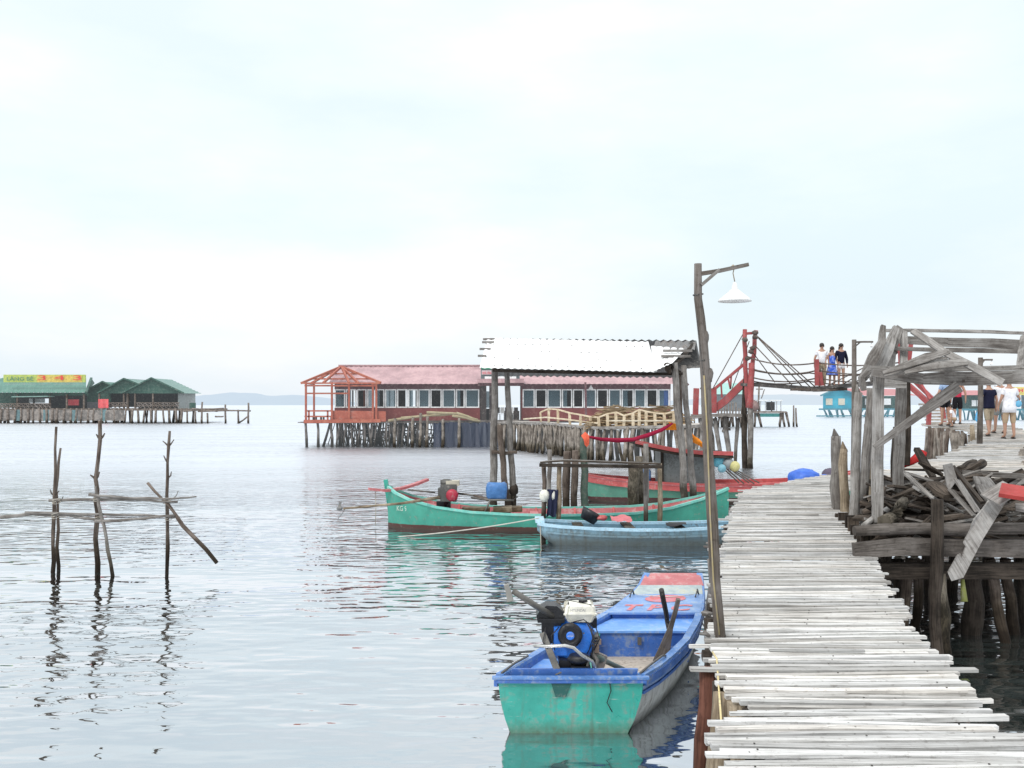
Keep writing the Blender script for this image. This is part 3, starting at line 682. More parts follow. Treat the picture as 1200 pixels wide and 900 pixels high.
stk('stake', [(114, 690, D), (113, 600, D), (113, 560, D), (117, 493, D)], .048, .03, tw=4)
stk('stake', [(195, 690, 13.9), (196, 620, 13.9), (196, 560, 13.9), (199, 505, 13.9)], .036, .022, tw=4)
stk('prop', [(132, 676, 13.7), (124, 630, 13.7), (116, 592, 13.8), (112, 570, 13.8)], .032, .022, tw=0, mat='grey')
stk('prop', [(255, 659, 13.6), (215, 615, 13.7), (197, 592, 13.8), (173, 566, 13.9)], .036, .022, tw=0)
stk('cross_pole', [(58, 587, 13.9), (110, 585, 13.9), (160, 586, 13.8), (208, 588, 13.8)], .026, .020, tw=0, mat='grey')
stk('cross_pole', [(105, 580, 13.8), (140, 583, 13.8), (190, 585, 13.7), (230, 582, 13.7)], .032, .014, tw=1, mat='grey')
stk('cross_pole', [(-6, 607, 13.9), (40, 602, 13.9), (80, 604, 13.9), (115, 609, 13.8)], .032, .024, tw=0, mat='grey')
stk('cross_pole', [(30, 601, 13.85), (100, 603, 13.85), (150, 603, 13.8), (205, 606, 13.8)], .024, .020, tw=0, mat='grey')
stk('cross_pole', [(112, 611, 13.75), (150, 609, 13.75), (204, 604, 13.7)], .028, .022, tw=0, mat='grey')
ropem = paint('grey_rope', (.45, .42, .36), .9)
for px, py in ((66, 587), (65, 604), (114, 584), (115, 608), (196, 587), (198, 606)):
    mb = MB(); c = P(px, py, 13.85)
    for k in range(3): mb.tube([c + Vector((.055 * math.cos(a), .055 * math.sin(a), .02 * (k - 1) + .02 * math.sin(a + k))) for a in [i * 6.283 / 10 for i in range(11)]], .005, 5)
    mb.build('lashing', ropem, sf)
# ------------------------------------------------------------------ boats
def hull(root, secs, m_out, m_in, wall=.035, floor=.10, bulge=.04, rim_h=.05, rim_m=None, rim_out=.02, closed=(True, True), bandz=None, m_band=None, rim_w=None):
    """secs: [(near gunwale, far gunwale, near chine, far chine)] along the length"""
    outer = []; inner = []; g1 = []; g2 = []
    for (a, b, c, d) in secs:
        a, b, c, d = map(Vector, (a, b, c, d)); cr = (b - a).normalized(); mid = (a + b) / 2
        m1 = c.lerp(a, .55) - cr * bulge; m2 = d.lerp(b, .55) + cr * bulge
        k = (c + d) / 2 - Vector((0, 0, .05))
        outer.append([a, a.lerp(m1, .5), m1, c.lerp(m1, .4), c, k, d, d.lerp(m2, .4), m2, b.lerp(m2, .5), b])
        wl = min(wall, (b - a).length * .35)
        ai, bi = a + cr * wl, b - cr * wl
        zf = max(floor, c.z + .04); hf = (a.z - zf) / max(.01, a.z - c.z)
        f1 = a.lerp(c, min(.97, hf)) + cr * wl; f2 = b.lerp(d, min(.97, hf)) - cr * wl
        if (f2 - f1).dot(cr) < 0: f1 = f2 = (f1 + f2) / 2
        inner.append([ai, f1, f2, bi]); g1.append((a + ai) / 2 - cr * (rim_out / 2)); g2.append((b + bi) / 2 + cr * (rim_out / 2))
    mb = MB(); mb.loft(outer); n = len(outer[0])
    for e, rng in ((0, 1), (-1, 1)):
        mb.poly(outer[e] if e == 0 else outer[e][::-1])
    ho = mb.build('hull', m_out, root)
    mb = MB(); mb.loft([q[::-1] for q in inner], smooth=False)
    mb.poly(inner[0]); mb.poly(inner[-1]); li = mb.build('lining', m_in, root)
    for g in (g1, g2):
        mb = MB(); mb.sweep([p + Vector((0, 0, .004)) for p in g], rim_w or (wall + rim_out), rim_h); mb.build('gunwale', rim_m or m_out, root)
    return ho, outer, inner

blue = paint('blue_boat_paint', (.055, .16, .50), .38, (.28, .34, .42), .42, 3.2, drips=.2)
bluerim = paint('rim_blue_paint', (.10, .24, .56), .4, (.35, .42, .5), .45, 5)
deckblue = paint('chalky_deck_blue', (.19, .33, .62), .5, (.38, .46, .55), .45, 4)
bluel = paint('pale_blue_boat_paint', (.16, .36, .78), .4, (.42, .50, .58), .35, 3)
teal = paint('teal_boat_paint', (.045, .40, .33), .38, (.22, .30, .26), .42, 2.6, grime=(-.02, .11, (.10, .12, .07)), drips=.4)
greyh = paint('grey_hull_side', (.56, .58, .57), .5, (.22, .22, .2), .35, 2.5, grime=(.0, .12, (.05, .05, .04)), drips=.5)
redm = paint('worn_red_paint', (.52, .10, .10), .5, (.45, .35, .32), .3, 4)
pinkred = paint('faded_red_paint', (.48, .14, .15), .5, (.55, .42, .40), .35, 3)
floorm = paint('sandy_floor', (.50, .44, .37), .8, (.25, .2, .16), .5, 5)
steel = paint('dull_steel', (.15, .145, .135), .45, (.10, .08, .06), .4, 20, metal=.3)
black = paint('black_plastic', (.018, .018, .022), .35, (.06, .06, .06), .2, 20)
cream = paint('cream_tank', (.78, .76, .68), .35, (.5, .45, .35), .12, 12)
brblue = paint('bright_blue_shroud', (.03, .19, .72), .3, (.1, .15, .3), .2, 12)

# --- near blue and teal motorboat
b1 = thing('motorboat', 'blue and teal open motorboat with red bow plate moored at the walkway', 'motorboat', (1.0, 8.8, 0))
ST = [(7.17, -.105, 1.0, .425, .02, .81, -.12), (7.45, .015, 1.16, .415, .11, .98, -.14), (7.8, .17, 1.33, .41, .25, 1.15, -.15), (8.3, .41, 1.55, .41, .47, 1.37, -.15), (8.9, .74, 1.76, .43, .78, 1.60, -.14),
      (9.4, 1.03, 1.90, .455, 1.05, 1.75, -.10), (9.9, 1.27, 2.01, .49, 1.29, 1.90, -.02), (10.25, 1.41, 2.07, .53, 1.43, 1.99, .12), (10.5, 1.50, 2.11, .60, 1.53, 2.05, .34)]
ho, outer, inner = hull(b1, [((xl, D, z), (xr, D, z), (cl, D, zc), (cr_, D, zc)) for D, xl, xr, z, cl, cr_, zc in ST], greyh, blue, wall=.045, floor=.15, bulge=.03, rim_h=.03, rim_m=bluerim, rim_out=.02)
mb = MB()   # teal transom panel, 6 mm proud of the hull end
y = 7.155; mb.prism([(-.105, y, .40), (1.0, y, .40), (.985, y, .28), (.93, y, .10), (.84, y, -.08), (.80, y, -.16), (.02, y, -.16), (-.01, y, .0), (-.05, y, .10), (-.09, y, .26)], (0, -.02, 0))
mb.build('transom', teal, b1)
mb = MB(); mb.prism([(1.003, 7.14, .40), (1.01, 7.22, .40), (.95, 7.26, .2), (.87, 7.30, -.08), (.84, 7.14, -.14), (.93, 7.14, .1)], (-.01, 0, 0)); mb.build('corner_plate', teal, b1)
mb = MB(); mb.sweep([(-.15, 7.13, .425), (.45, 7.13, .425), (1.04, 7.13, .425)], .05, .018); mb.build('transom_cap', bluerim, b1)
mb = MB(); mb.sweep([(-.12, 7.125, .400), (1.02, 7.125, .400)], .03, .026); mb.build('transom_strake', blue, b1)
mb = MB(); mb.prism([(-.02, 7.20, .40), (.95, 7.20, .40), (.90, 7.20, .52), (.03, 7.20, .52)][0:2] + [(.97, 7.20, .47), (.0, 7.20, .47)], (0, .03, 0)); mb.build('inner_coaming', blue, b1)
# blue upper strakes on the starboard side
strake = [Vector((xr + .022, D, z - .05)) for D, xl, xr, z, *_ in ST]
for dz, wd, mt in ((0.01, .06, blue), (-.075, .022, blue)):
    mb = MB(); mb.sweep([p + Vector((-.01 + dz * .22, 0, dz)) for p in strake], .03, wd); mb.build('strake', mt, b1)
mb = MB(); mb.sweep([Vector((xr - .012, D, z - .088)) for D, xl, xr, z, *_ in ST], .03, .03); mb.build('strake', deckblue, b1)
strl = [Vector((xl - .02, D, z - .04)) for D, xl, xr, z, *_ in ST]
mb = MB(); mb.sweep(strl, .03, .08); mb.build('strake', blue, b1)
def bx_between(D0, D1, z, t, name, mat, inset=.04, root=b1):
    tb = [(s[0], s[1], s[2], s[3]) for s in ST]; secs = []
    pts = []
    for D in [D0 + (D1 - D0) * i / 6 for i in range(7)]:
        l, r, _ = lerp_tab(tb, D); secs.append([Vector((l + inset, D, z)), Vector((r - inset, D, z)), Vector((r - inset, D, z - t)), Vector((l + inset, D, z - t))])
    mb = MB(); mb.loft(secs, closed=True, smooth=False); mb.poly(secs[0][::-1]); mb.poly(secs[-1]); return mb.build(name, mat, root)
bx_between(7.22, 8.72, .158, .02, 'floor', floorm, .12)
bx_between(8.72, 8.75, .385, .28, 'bulkhead', blue, .06)
bx_between(8.70, 9.22, .40, .02, 'thwart', bluel, .06)
bx_between(9.22, 9.25, .46, .28, 'bulkhead', blue, .06)
# foredeck rising to the bow
tb = [(s[0], s[1], s[2], s[3]) for s in ST]
def deckz(D): return lerp_tab(tb, D)[2] + .022
def patch(D0, D1, u0, u1, name, mat, up=0.0, root=b1, n=8):
    mb = MB(); secs = []
    for i in range(n + 1):
        D = D0 + (D1 - D0) * i / n; l, r, z = lerp_tab(tb, D); z = deckz(D)
        secs.append([Vector((l + (r - l) * u0, D, z + up)), Vector((l + (r - l) * u1, D, z + up)), Vector((l + (r - l) * u1, D, z - .02 + up * .5)), Vector((l + (r - l) * u0, D, z - .02 + up * .5))])
    mb.loft(secs, closed=True, smooth=False); mb.poly(secs[0][::-1]); mb.poly(secs[-1]); return mb.build(name, mat, root)
fd = patch(9.18, 9.86, 0, 1, 'foredeck', deckblue)
patch(9.86, 10.18, .0, 1, 'deck_border', paint('chalky_border', (.42, .50, .52), .7, (.5, .48, .36), .5, 8), .001)
mb = MB(); mb.prism([(1.385, 10.16, deckz(10.16)), (2.075, 10.16, deckz(10.16)), (2.10, 10.50, .615), (1.50, 10.50, .615)], (0, -.01, -.05)); mb.build('bow_plate', pinkred, b1)
redt = paint('red_lettering', (.70, .17, .17), .5, (.3, .3, .45), .55, 14)
mb = MB(); ell = []
for i in range(28):
    a = i / 28 * 2 * PI; D = 9.68 + .14 * math.sin(a); l, r, z = lerp_tab(tb, D); c = (l + r) / 2 + .02
    ell.append(Vector((c + .21 * math.cos(a), D, deckz(D) + .004)))
mb.poly(ell); mb.build('painted_oval', redt, b1)
def deckplace(x, y):
    D = 9.35 + y; l, r, z = lerp_tab(tb, D); return Vector(((l + r) / 2 + .0 + x, D, deckz(D) + .0045))
text_part('T P C', .22, .68, redt, b1, deckplace, 'deck_lettering', bold=.035)
for u, px in ((.05, 0), (.93, 0)):
    D = 9.78; l, r, z = lerp_tab(tb, D); c = Vector((l + (r - l) * u, D, deckz(D)))
    mb = MB(); mb.tube([c + Vector((-.03, -.05, 0)), c + Vector((-.01, -.03, .05)), c + Vector((.01, .05, .06)), c + Vector((.03, .07, 0))], .009, 6); mb.build('cleat', steel, b1)
mb = MB(); mb.tube([deckplace(-.30, .40) + Vector((0, 0, .02)), deckplace(.05, .36) + Vector((0, 0, .006)), deckplace(.3, .40) + Vector((0, 0, .02))], .005, 5); mb.build('deck_rope', paint('white_rope', (.7, .7, .66), .9), b1)
mb = MB(); mb.tube([(.60, 8.72, .36), (.62, 8.66, .30), (.74, 8.60, .22), (.86, 8.60, .17)], .005, 5); mb.build('slack_line', paint('pale_line', (.6, .62, .6), .9), b1)
mb = MB(); mb.box((1.18, 8.69, .31), (.035, .02, .07)); mb.build('hasp', steel, b1)
# port stern locker, aluminium grab rails
mb = MB(); mb.prism([(.0, 7.25, .36), (.38, 7.25, .36), (.62, 7.9, .36), (.26, 7.9, .36)], (0, 0, -.03)); mb.build('stern_seat', bluel, b1)
mb = MB(); mb.prism([(.38, 7.26, .33), (.62, 7.9, .33), (.62, 7.9, .14), (.38, 7.26, .14)], (-.02, 0, 0)); mb.build('seat_front', blue, b1)
mb = MB(); mb.prism([(.68, 8.62, .36), (.80, 8.70, .38), (.72, 8.3, .14), (.60, 8.2, .14)], (.02, .02, 0)); mb.build('rib', teal, b1)
mb = MB(); mb.tube([(.98, 7.17, .45), (1.08, 7.35, .46), (1.22, 7.62, .46), (1.26, 7.7, .44)], .009, 6); mb.build('grab_rail', steel, b1)
mb = MB(); mb.tube([(-.08, 7.17, .45), (.02, 7.4, .46), (.13, 7.65, .45)], .009, 6); mb.build('grab_rail', steel, b1)
mb = MB(); mb.box((1.02, 7.90, .18), (.52, .22, .035), .25); mb.build('floor_board', M['tan'], b1)

# --- its petrol engine on a tilting mount
en = bpy.data.objects.new('engine', None); COL.objects.link(en); en.parent = b1; en.location = (0, 0, 0)
E = lambda px, py, d=7.4: P(px, py, d)
mb = MB(); mb.lathe(E(671, 745, 7.60), [(.10, 0), (.165, .02), (.178, .06), (.178, .14), (.165, .20), (.13, .235), (.11, .24)], 28, tilt=Matrix.Rotation(PI / 2, 3, 'X')); mb.build('fan_shroud', brblue, en)
mb = MB(); mb.box(E(656, 748, 7.45), (.10, .2, .22)); mb.build('shroud_side', brblue, en)
mb = MB(); c = E(668, 744, 7.355); mb.lathe(c, [(.092, 0), (.098, .012), (.092, .03), (.06, .036), (.055, .028)], 24, tilt=Matrix.Rotation(PI / 2, 3, 'X'))
for k in range(6):
    a = k / 6 * 2 * PI; mb.box(c + Vector((.075 * math.cos(a), -.034, .075 * math.sin(a))), (.016, .012, .035))
mb.build('recoil_starter', black, en)
mb = MB(); mb.lathe(c + Vector((0, -.028, 0)), [(.033, 0), (.033, .010), (.026, .014)], 20, tilt=Matrix.Rotation(PI / 2, 3, 'X')); bd = mb.build('round_badge', paint('badge_blue', (.05, .22, .8), .3), en)
text_part('HYUNDAI', .010, .044, white, en, lambda x, y: c + Vector((x, -.0435, y)), 'badge_lettering')
# fuel tank
q = lambda px, py, d: P(px, py, d)
mb = MB(); t0 = E(679, 716, 7.45)
secs = []
for z, hx, hy in ((-.075, .085, .08), (-.07, .095, .09), (-.012, .122, .118), (-.008, .132, .128), (.004, .132, .128), (.008, .122, .118), (.055, .115, .112), (.068, .10, .10)):
    ring = []
    for (sx_, sy_) in ((-1, -1), (1, -1), (1, 1), (-1, 1)):
        for a in (0, 1): 
            dx = .85 if a == (0 if sx_ * sy_ > 0 else 1) else 1; dy = 1 if dx == .85 else .85
            ring.append(t0 + Vector((sx_ * hx * (dx), sy_ * hy * (dy), z)))
    secs.append(ring)
mb.loft(secs, closed=True, smooth=False); mb.poly(secs[0][::-1]); mb.poly(secs[-1]); mb.build('fuel_tank', cream, en)
mb = MB(); mb.lathe(t0 + Vector((.03, .02, .066)), [(.035, 0), (.035, .02), (.03, .024)], 16); mb.build('fuel_cap', black, en)
text_part('HYUNDAI', .022, .115, paint('tank_lettering', (.25, .25, .26), .5), en, lambda x, y: t0 + Vector((x - .02, -.122 + .0 - .0, y + .032)), 'tank_lettering', bold=.01)
# air filter, muffler, block
mb = MB(); a0 = E(646, 722, 7.45)
pr = [(-.11, -.035), (.10, -.035), (.105, .02), (.085, .06), (.04, .095), (-.04, .10), (-.085, .07), (-.12, .02)]
mb.prism([a0 + Vector((x, -.08, z)) for x, z in pr], (0, .18, 0)); mb.box(a0 + Vector((0, -.09, -.005)), (.2, .02, .012)); mb.box(a0 + Vector((0, -.085, .06)), (.07, .015, .012)); mb.build('air_filter', black, en)
mb = MB(); mb.prism([a0 + Vector((x, -.05, z)) for x, z in ((-.08, -.035), (.08, -.035), (.06, -.16), (-.02, -.22), (-.075, -.15))], (0, .12, 0))
mb.box(E(672, 775, 7.4), (.24, .2, .07)); mb.box(E(680, 783, 7.30), (.15, .14, .06)); mb.lathe(E(678, 776, 7.3), [(.07, 0), (.09, .03), (.07, .06)], 14)
mb.box(E(690, 728, 7.6), (.12, .14, .08)); mb.box(E(672, 731, 7.5), (.2, .14, .05)); mb.build('engine_block', black, en)
mb = MB()
for k in range(7): mb.box(E(698, 744 + k * 3.4, 7.45), (.05, .13, .009))
mb.tube([E(694, 765, 7.4), E(700, 774, 7.35), E(697, 785, 7.3)], .018, 7); mb.tube([E(690, 770, 7.3), E(688, 782, 7.25)], .012, 6); mb.build('exhaust', steel, en)
for k in range(5):
    mb = MB(); mb.tube([E(688 + k * 2, 730 + k * 2, 7.3), E(696 + U(-2, 3), 745 + k * 3, 7.24), E(690 + U(-3, 5), 760 + k * 3, 7.26)], .004, 5); mb.build('hose', black, en)
for px, py in ((676, 756), (660, 757), (684, 742), (655, 741), (671, 731)):
    mb = MB(); mb.lathe(E(px, py, 7.34), [(.007, 0), (.007, .008)], 6, tilt=Matrix.Rotation(PI / 2, 3, 'X')); mb.build('bolt', steel, en)
for (a, b, c2) in (((655, 735), (646, 745), (650, 762)), ((698, 735), (703, 748), (696, 762)), ((640, 735), (636, 752), (650, 772)), ((672, 729), (684, 726), (694, 734))):
    mb = MB(); mb.tube([E(*a, 7.33), E(*b, 7.27), E(*c2, 7.28)], .005, 6); mb.build('cable', black, en)
mb = MB(); mb.box(E(699, 760, 7.3), (.035, .03, .06)); mb.box(E(703, 752, 7.32), (.02, .02, .04)); mb.build('carburettor', paint('oily_alloy', (.28, .2, .16), .4, metal=.4), en)
mb = MB(); mb.sweep([E(636, 742, 7.35), E(645, 765, 7.28), E(655, 790, 7.22)], .05, .05, (0, 1, 0)); mb.build('mount_bar', steel, en)
mb = MB(); mb.tube([E(626, 757, 7.2), E(640, 757.5, 7.15), E(662, 756.5, 7.12), E(672, 759, 7.12), E(682, 768, 7.15), E(694, 775, 7.2), E(699, 786, 7.25)], .013, 8); mb.build('lifting_handle', paint('bright_alloy', (.6, .6, .58), .3, metal=.6), en)
mb = MB(); mb.tube([E(650, 723, 7.4), E(628, 710, 7.3), E(602, 693, 7.2)], [.026, .024, .022], 10); mb.build('tiller', steel, en)
mb = MB(); mb.sweep([E(593, 685, 7.2), E(596, 694, 7.2), E(598, 704, 7.2)], [.035, .04, .05], .05, (0, 1, 0)); mb.build('tiller_grip', paint('grey_tape', (.3, .29, .27), .7), en)
mb = MB(); mb.tube([E(695, 768, 7.45), E(712, 776, 7.8), E(738, 788, 8.1)], [.035, .022, .02], 8); mb.build('drive_shaft', paint('greenish_tube', (.17, .22, .19), .5), en)
mb = MB(); mb.prism([E(694, 762, 7.55), E(712, 770, 7.7), E(708, 783, 7.6), E(694, 784, 7.5)], (0, .05, 0)); mb.build('guard_plate', paint('brown_steel', (.22, .18, .15), .5), en)
mb = MB(); mb.tube([(.74, 7.125, .40), (.75, 7.115, .33), (.72, 7.115, .24), (.76, 7.115, .17)], .004, 5); mb.build('fuel_line', black, b1)
mb = MB(); mb.prism([(.30, 7.128, .38), (.45, 7.128, .38), (.41, 7.128, .28), (.33, 7.128, .28)], (0, -.006, 0)); mb.build('oil_stain', paint('oil_stained_teal', (.02, .11, .10), .4), b1)

mb = MB(); mb.log(P(785, 742, 8.60), P(775, 691, 8.35), .022, .023, seg=4, bend=.001, rough=.02)
solo('pole', mb, paint('black_pole_paint', (.02, .017, .017), .4), 'black rounded pole propped in the blue motorboat', 'pole', P(785, 742, 8.5))
mb = MB(); mb.sweep([P(795, 702, 8.3), P(791, 718, 8.35), P(786, 735, 8.4), P(779, 760, 8.4), P(772, 778, 8.3)], [.035, .035, .04, .10, .12], [.035, .035, .035, .018, .015], (0, -1, 0))
solo('oar', mb, M['pole'], 'grey wooden oar leaning in the blue motorboat against the black pole', 'oar', P(786, 735, 8.4))
mb = MB(); mb.tube(rope_pts(P(822, 728, 9.6), P(838, 735, 7.2), .05), .007, 6); solo('mooring_rope', mb, ropem, 'short slack rope tying the blue motorboat to the walkway', 'rope', P(825, 730, 9))

# --- long teal boat
tealb = paint_bands('teal_hull_bands', [(-.5, (.10, .022, .02)), (.10, (.055, .33, .25))])
b2 = thing('longtail_boat', 'long slim teal wooden boat with upturned ends and dark red bottom', 'boat', (0, 18.9, 0))
def sec(X, c, hb, z, zc, chk=.72): return ((X, c - hb, z), (X, c + hb, z), (X, c - hb * chk, zc), (X, c + hb * chk, zc))
S2 = [(-2.52, 19.15, .06, .82, -.1), (-2.35, 19.12, .24, .72, -.14), (-2.05, 19.1, .40, .60, -.15), (-1.5, 19.05, .54, .47, -.15), (-.8, 19.0, .62, .385, -.15), (0, 18.95, .65, .35, -.15), (.8, 18.9, .66, .34, -.15), (1.6, 18.9, .65, .35, -.15), (2.4, 18.85, .60, .38, -.15), (3.1, 18.8, .46, .47, -.14), (3.7, 18.75, .28, .62, -.08), (4.12, 18.7, .12, .76, .10), (4.3, 18.68, .03, .83, .3)]
hull(b2, [sec(*s) for s in S2], tealb, pinkred, floor=.08, rim_m=paint('pale_teal_rim', (.18, .58, .50), .5, (.4, .45, .4), .4, 5), rim_h=.045, rim_w=.06)
mb = MB(); mb.sweep([P(460, 617, 19.15), P(456, 590, 19.15), P(452, 562, 19.15)], .08, [.12, .10, .10], (0, 1, 0)); mb.build('stem_post', paint('teal_trim', (.04, .38, .30), .5), b2)
mb = MB(); mb.sweep([P(432, 573, 18.8), P(452, 575, 18.95), P(472, 572, 19.2), P(488, 567, 19.5), P(501, 562, 19.7)], [.09, .12, .13, .12, .10], .05); mb.build('cross_plank', pinkred, b2)
mb = MB(); mb.prism([(-2.25, 18.95, .56), (-1.35, 18.65, .40), (-1.35, 19.40, .40), (-2.25, 19.25, .56)], (0, 0, -.03)); mb.build('stern_deck', pinkred, b2)
for X in (-1.0, -.35, .45, 1.7, 2.6):
    mb = MB(); mb.box((X, 18.95, .29), (.16, .92 if X < 2 else .72, .03)); mb.build('thwart', pinkred if X != -.35 else M['tan'], b2)
for i, (x0, x1) in enumerate(((578, 600), (588, 612))):
    mb = MB(); mb.board(P(x0 - 60 + 60, 597, 18.6 + i * .3), P(x1, 596, 18.6 + i * .3), .3, .1); mb.build('floor_box', M['tan'], b2)
mb = MB(); mb.box((-.72, 18.8, .36), (.55, .35, .16)); mb.box((-.2, 19.0, .36), (.35, .3, .14)); mb.build('engine_bed', M['tan'], b2)
mb = MB(); mb.box((1.5, 18.95, .14), (2.6, .9, .03)); mb.build('floor', paint('dark_bilge', (.10, .04, .035), .7), b2)
for X in (-1.8, -1.1, -.3, .5, 1.3, 2.1, 2.9):
    mb = MB(); c, hb = lerp_tab([(s[0], s[1], s[2]) for s in S2], X); z = lerp_tab([(s[0], s[3]) for s in S2], X)[0]
    mb.sweep([(X, c + hb - .05, z), (X, c + hb * .74 - .04, .1)], .05, .04, (1, 0, 0)); mb.build('rib', redm, b2)
e2 = bpy.data.objects.new('engine', None); COL.objects.link(e2); e2.parent = b2
mb = MB(); c = P(526, 577, 18.75); mb.box(c, (.32, .28, .34)); mb.box(c + Vector((-.12, 0, -.02)), (.18, .24, .22)); mb.lathe(c + Vector((-.05, 0, .17)), [(.12, 0), (.12, .07), (.05, .1)], 12); mb.build('engine_block', paint('sooty_metal', (.09, .09, .085), .6), e2)
mb = MB(); mb.box(c + Vector((.08, 0, .19)), (.26, .24, .10)); mb.build('fuel_tank', paint('dirty_cream', (.5, .47, .38), .6), e2)
mb = MB(); mb.lathe(P(530, 580, 18.55), [(.09, 0), (.12, .03), (.12, .08), (.07, .11), (.03, .12)], 16, tilt=Matrix.Rotation(PI / 2, 3, 'X')); mb.build('fan_shroud', paint('crimson_shroud', (.38, .018, .045), .4), e2)
mb = MB(); mb.box(P(520, 592, 18.9), (.28, .2, .18)); mb.tube([P(524, 583, 18.75), P(522, 593, 18.85)], .05, 8); mb.build('mount', black, e2)
mb = MB(); mb.tube([P(515, 583, 18.6), P(470, 590, 18.2), P(402, 596, 17.9)], [.035, .025, .02], 8); mb.build('propeller_shaft', M['tan'], e2)
mb = MB(); mb.blob(P(398, 596, 17.9), (.06, .05, .045), 8, 5, .1); mb.sweep([P(399, 588, 17.9), P(397, 597, 17.9)], .05, .015); mb.tube([P(404, 597, 17.9), P(400, 603, 17.9), P(396, 608, 17.9)], .006, 5); mb.build('propeller', paint('grey_bronze', (.16, .16, .16), .5), e2)
mb = MB(); mb.tube([P(478, 574, 19), P(510, 577, 18.9)], .02, 6); mb.build('control_rod', steel, e2); mb = MB(); mb.tube([P(536, 578, 18.8), P(565, 582, 18.7)], .022, 6); mb.tube([P(552, 583, 18.6), P(575, 586, 18.5), P(602, 586, 18.5), P(606, 582, 18.6)], .022, 7); mb.tube([P(575, 585, 18.5), P(566, 605, 18.5)], .02, 6); mb.build('tiller', steel, e2)
mb = MB()
for i in range(4): mb.tube([P(555 + i * 5, 580 + i, 18.6), P(572 + i * 3, 587, 18.5)], .018, 6)
mb.build('throttle_linkage', M['stake'], e2)
bb = MB(); c = P(582, 575, 18.7)
secs = []
for z, hx, hy in ((-.17, .17, .15), (-.14, .20, .18), (.06, .215, .19), (.13, .20, .17), (.16, .16, .13)):
    secs.append([c + Vector((hx * math.copysign(abs(math.cos(a)) ** .3, math.cos(a)), hy * math.copysign(abs(math.sin(a)) ** .3, math.sin(a)), z + .01 * math.sin(3 * a))) for a in [k * PI / 8 + .2 for k in range(16)]])
bb.loft(secs, closed=True); bb.poly(secs[-1]); bb.poly(secs[0][::-1])
solo('engine_cover', bb, paint('blue_tarp', (.05, .17, .42), .5, (.2, .3, .5), .3, 8), 'blue sheet tied over a spare motor in the teal boat', 'cover', c)
text_part('KG 92', .10, .26, paint('chalk_mark', (.6, .7, .62), .8), b2, lambda x, y: Vector((-2.18 + x, 18.77 - (x) * .42, .42 + y)), 'hull_marks')
mb = MB(); mb.tube(rope_pts(P(466, 629, 17.8), P(632, 607, 16.9), .04, 12), .011, 6); solo('mooring_rope', mb, paint('pale_hemp', (.55, .53, .48), .9), 'pale rope running over the water from the pale blue boat', 'rope', P(550, 620, 17.4))
mb = MB(); mb.tube([P(440, 576, 18.9), P(440.5, 595, 18.9), P(440, 616, 18.9)], .008, 5); solo('hanging_line', mb, ropem, 'thin line hanging into the water from the teal boat cross plank', 'rope', P(440, 600, 18.9))

# --- pale blue boat
lb = paint('pale_sky_hull', (.25, .43, .54), .5, (.16, .24, .28), .6, 1.6, grime=(.07, .27, (.055, .06, .05)), drips=.6)
b3 = thing('rowing_boat', 'pale blue weathered flat wooden boat moored beside the walkway end', 'boat', (2, 17, 0))
S3 = [(.46, 17.05, .32, .37, .26), (.62, 17.05, .37, .35, .10), (.88, 17.05, .43, .33, -.12), (1.5, 17.03, .48, .30, -.15), (2.2, 17.02, .50, .285, -.15), (2.9, 17.02, .50, .29, -.15), (3.5, 17.02, .46, .31, -.12), (3.85, 17.0, .38, .34, -.02), (4.0, 17.0, .3, .36, .15)]
hull(b3, [sec(*s, .85) for s in S3], lb, paint('dull_blue_inside', (.16, .30, .40), .7, (.1, .1, .1), .4, 3), floor=.05, rim_m=paint('chalk_blue_rim', (.42, .64, .78), .5, (.3, .35, .38), .4, 4), rim_h=.05, rim_w=.07, bulge=.02)
mb = MB(); mb.sweep([(s[0], s[1] - s[2] - .015, s[3] - .12) for s in S3[1:-1]], .025, .03); mb.build('strake', lb, b3)
mb = MB(); mb.box((.50, 17.05, .41), (.16, .62, .05)); mb.build('transom_cap', paint('chalk_blue_cap', (.45, .66, .78), .5), b3)
for X in (1.2, 2.1, 3.0):
    mb = MB(); mb.box((X, 17.02, .30), (.18, .9, .025)); mb.build('thwart', M['grey'], b3)
mb = MB(); c = P(688, 604, 17.1); mb.lathe(c - Vector((0, 0, .1)), [(.14, 0), (.18, .15), (.19, .2), (.17, .2), (.13, .02)], 16, tilt=Matrix.Rotation(.5, 3, 'Y'))
solo('bucket', mb, black, 'black bucket tipped over on the pale blue boat', 'bucket', c)
mb = MB(); mb.blob(P(705, 607, 17.0), (.09, .09, .05), 8, 5, .3); solo('rag', mb, redm, 'small dull red bundle beside the black bucket', 'rag', P(705, 607, 17))
mb = MB(); mb.loft([[P(715 + i * 4, 604 + 1.5 * math.sin(i * 1.3), 17.2), P(717 + i * 4, 609 + U(-1, 2), 17.0), P(716 + i * 4, 611 + U(-1, 1), 16.9)] for i in range(7)]); solo('rag', mb, fabric('pink_cloth', (.6, .2, .22)), 'pink cloth spread over the edge of the pale blue boat', 'rag', P(725, 606, 17))
mb = MB(); mb.loft([[P(780 + i * 4, 612 + .5 * math.sin(i), 17.2), P(780 + i * 4, 613.5, 16.48), P(781 + i * 4, 616 + 1.5 * math.sin(i * .9), 16.47)] for i in range(7)]); solo('rag', mb, black, 'black plastic sheet draped on the gunwale of the pale blue boat', 'sheet', P(795, 612, 17))
mb = MB(); mb.tube([P(633, 612, 16.7), P(634, 640, 16.7), P(634, 655, 16.7)], .008, 5); solo('hanging_line', mb, ropem, 'thin line hanging from the end of the pale blue boat', 'rope', P(633, 612, 16.7))

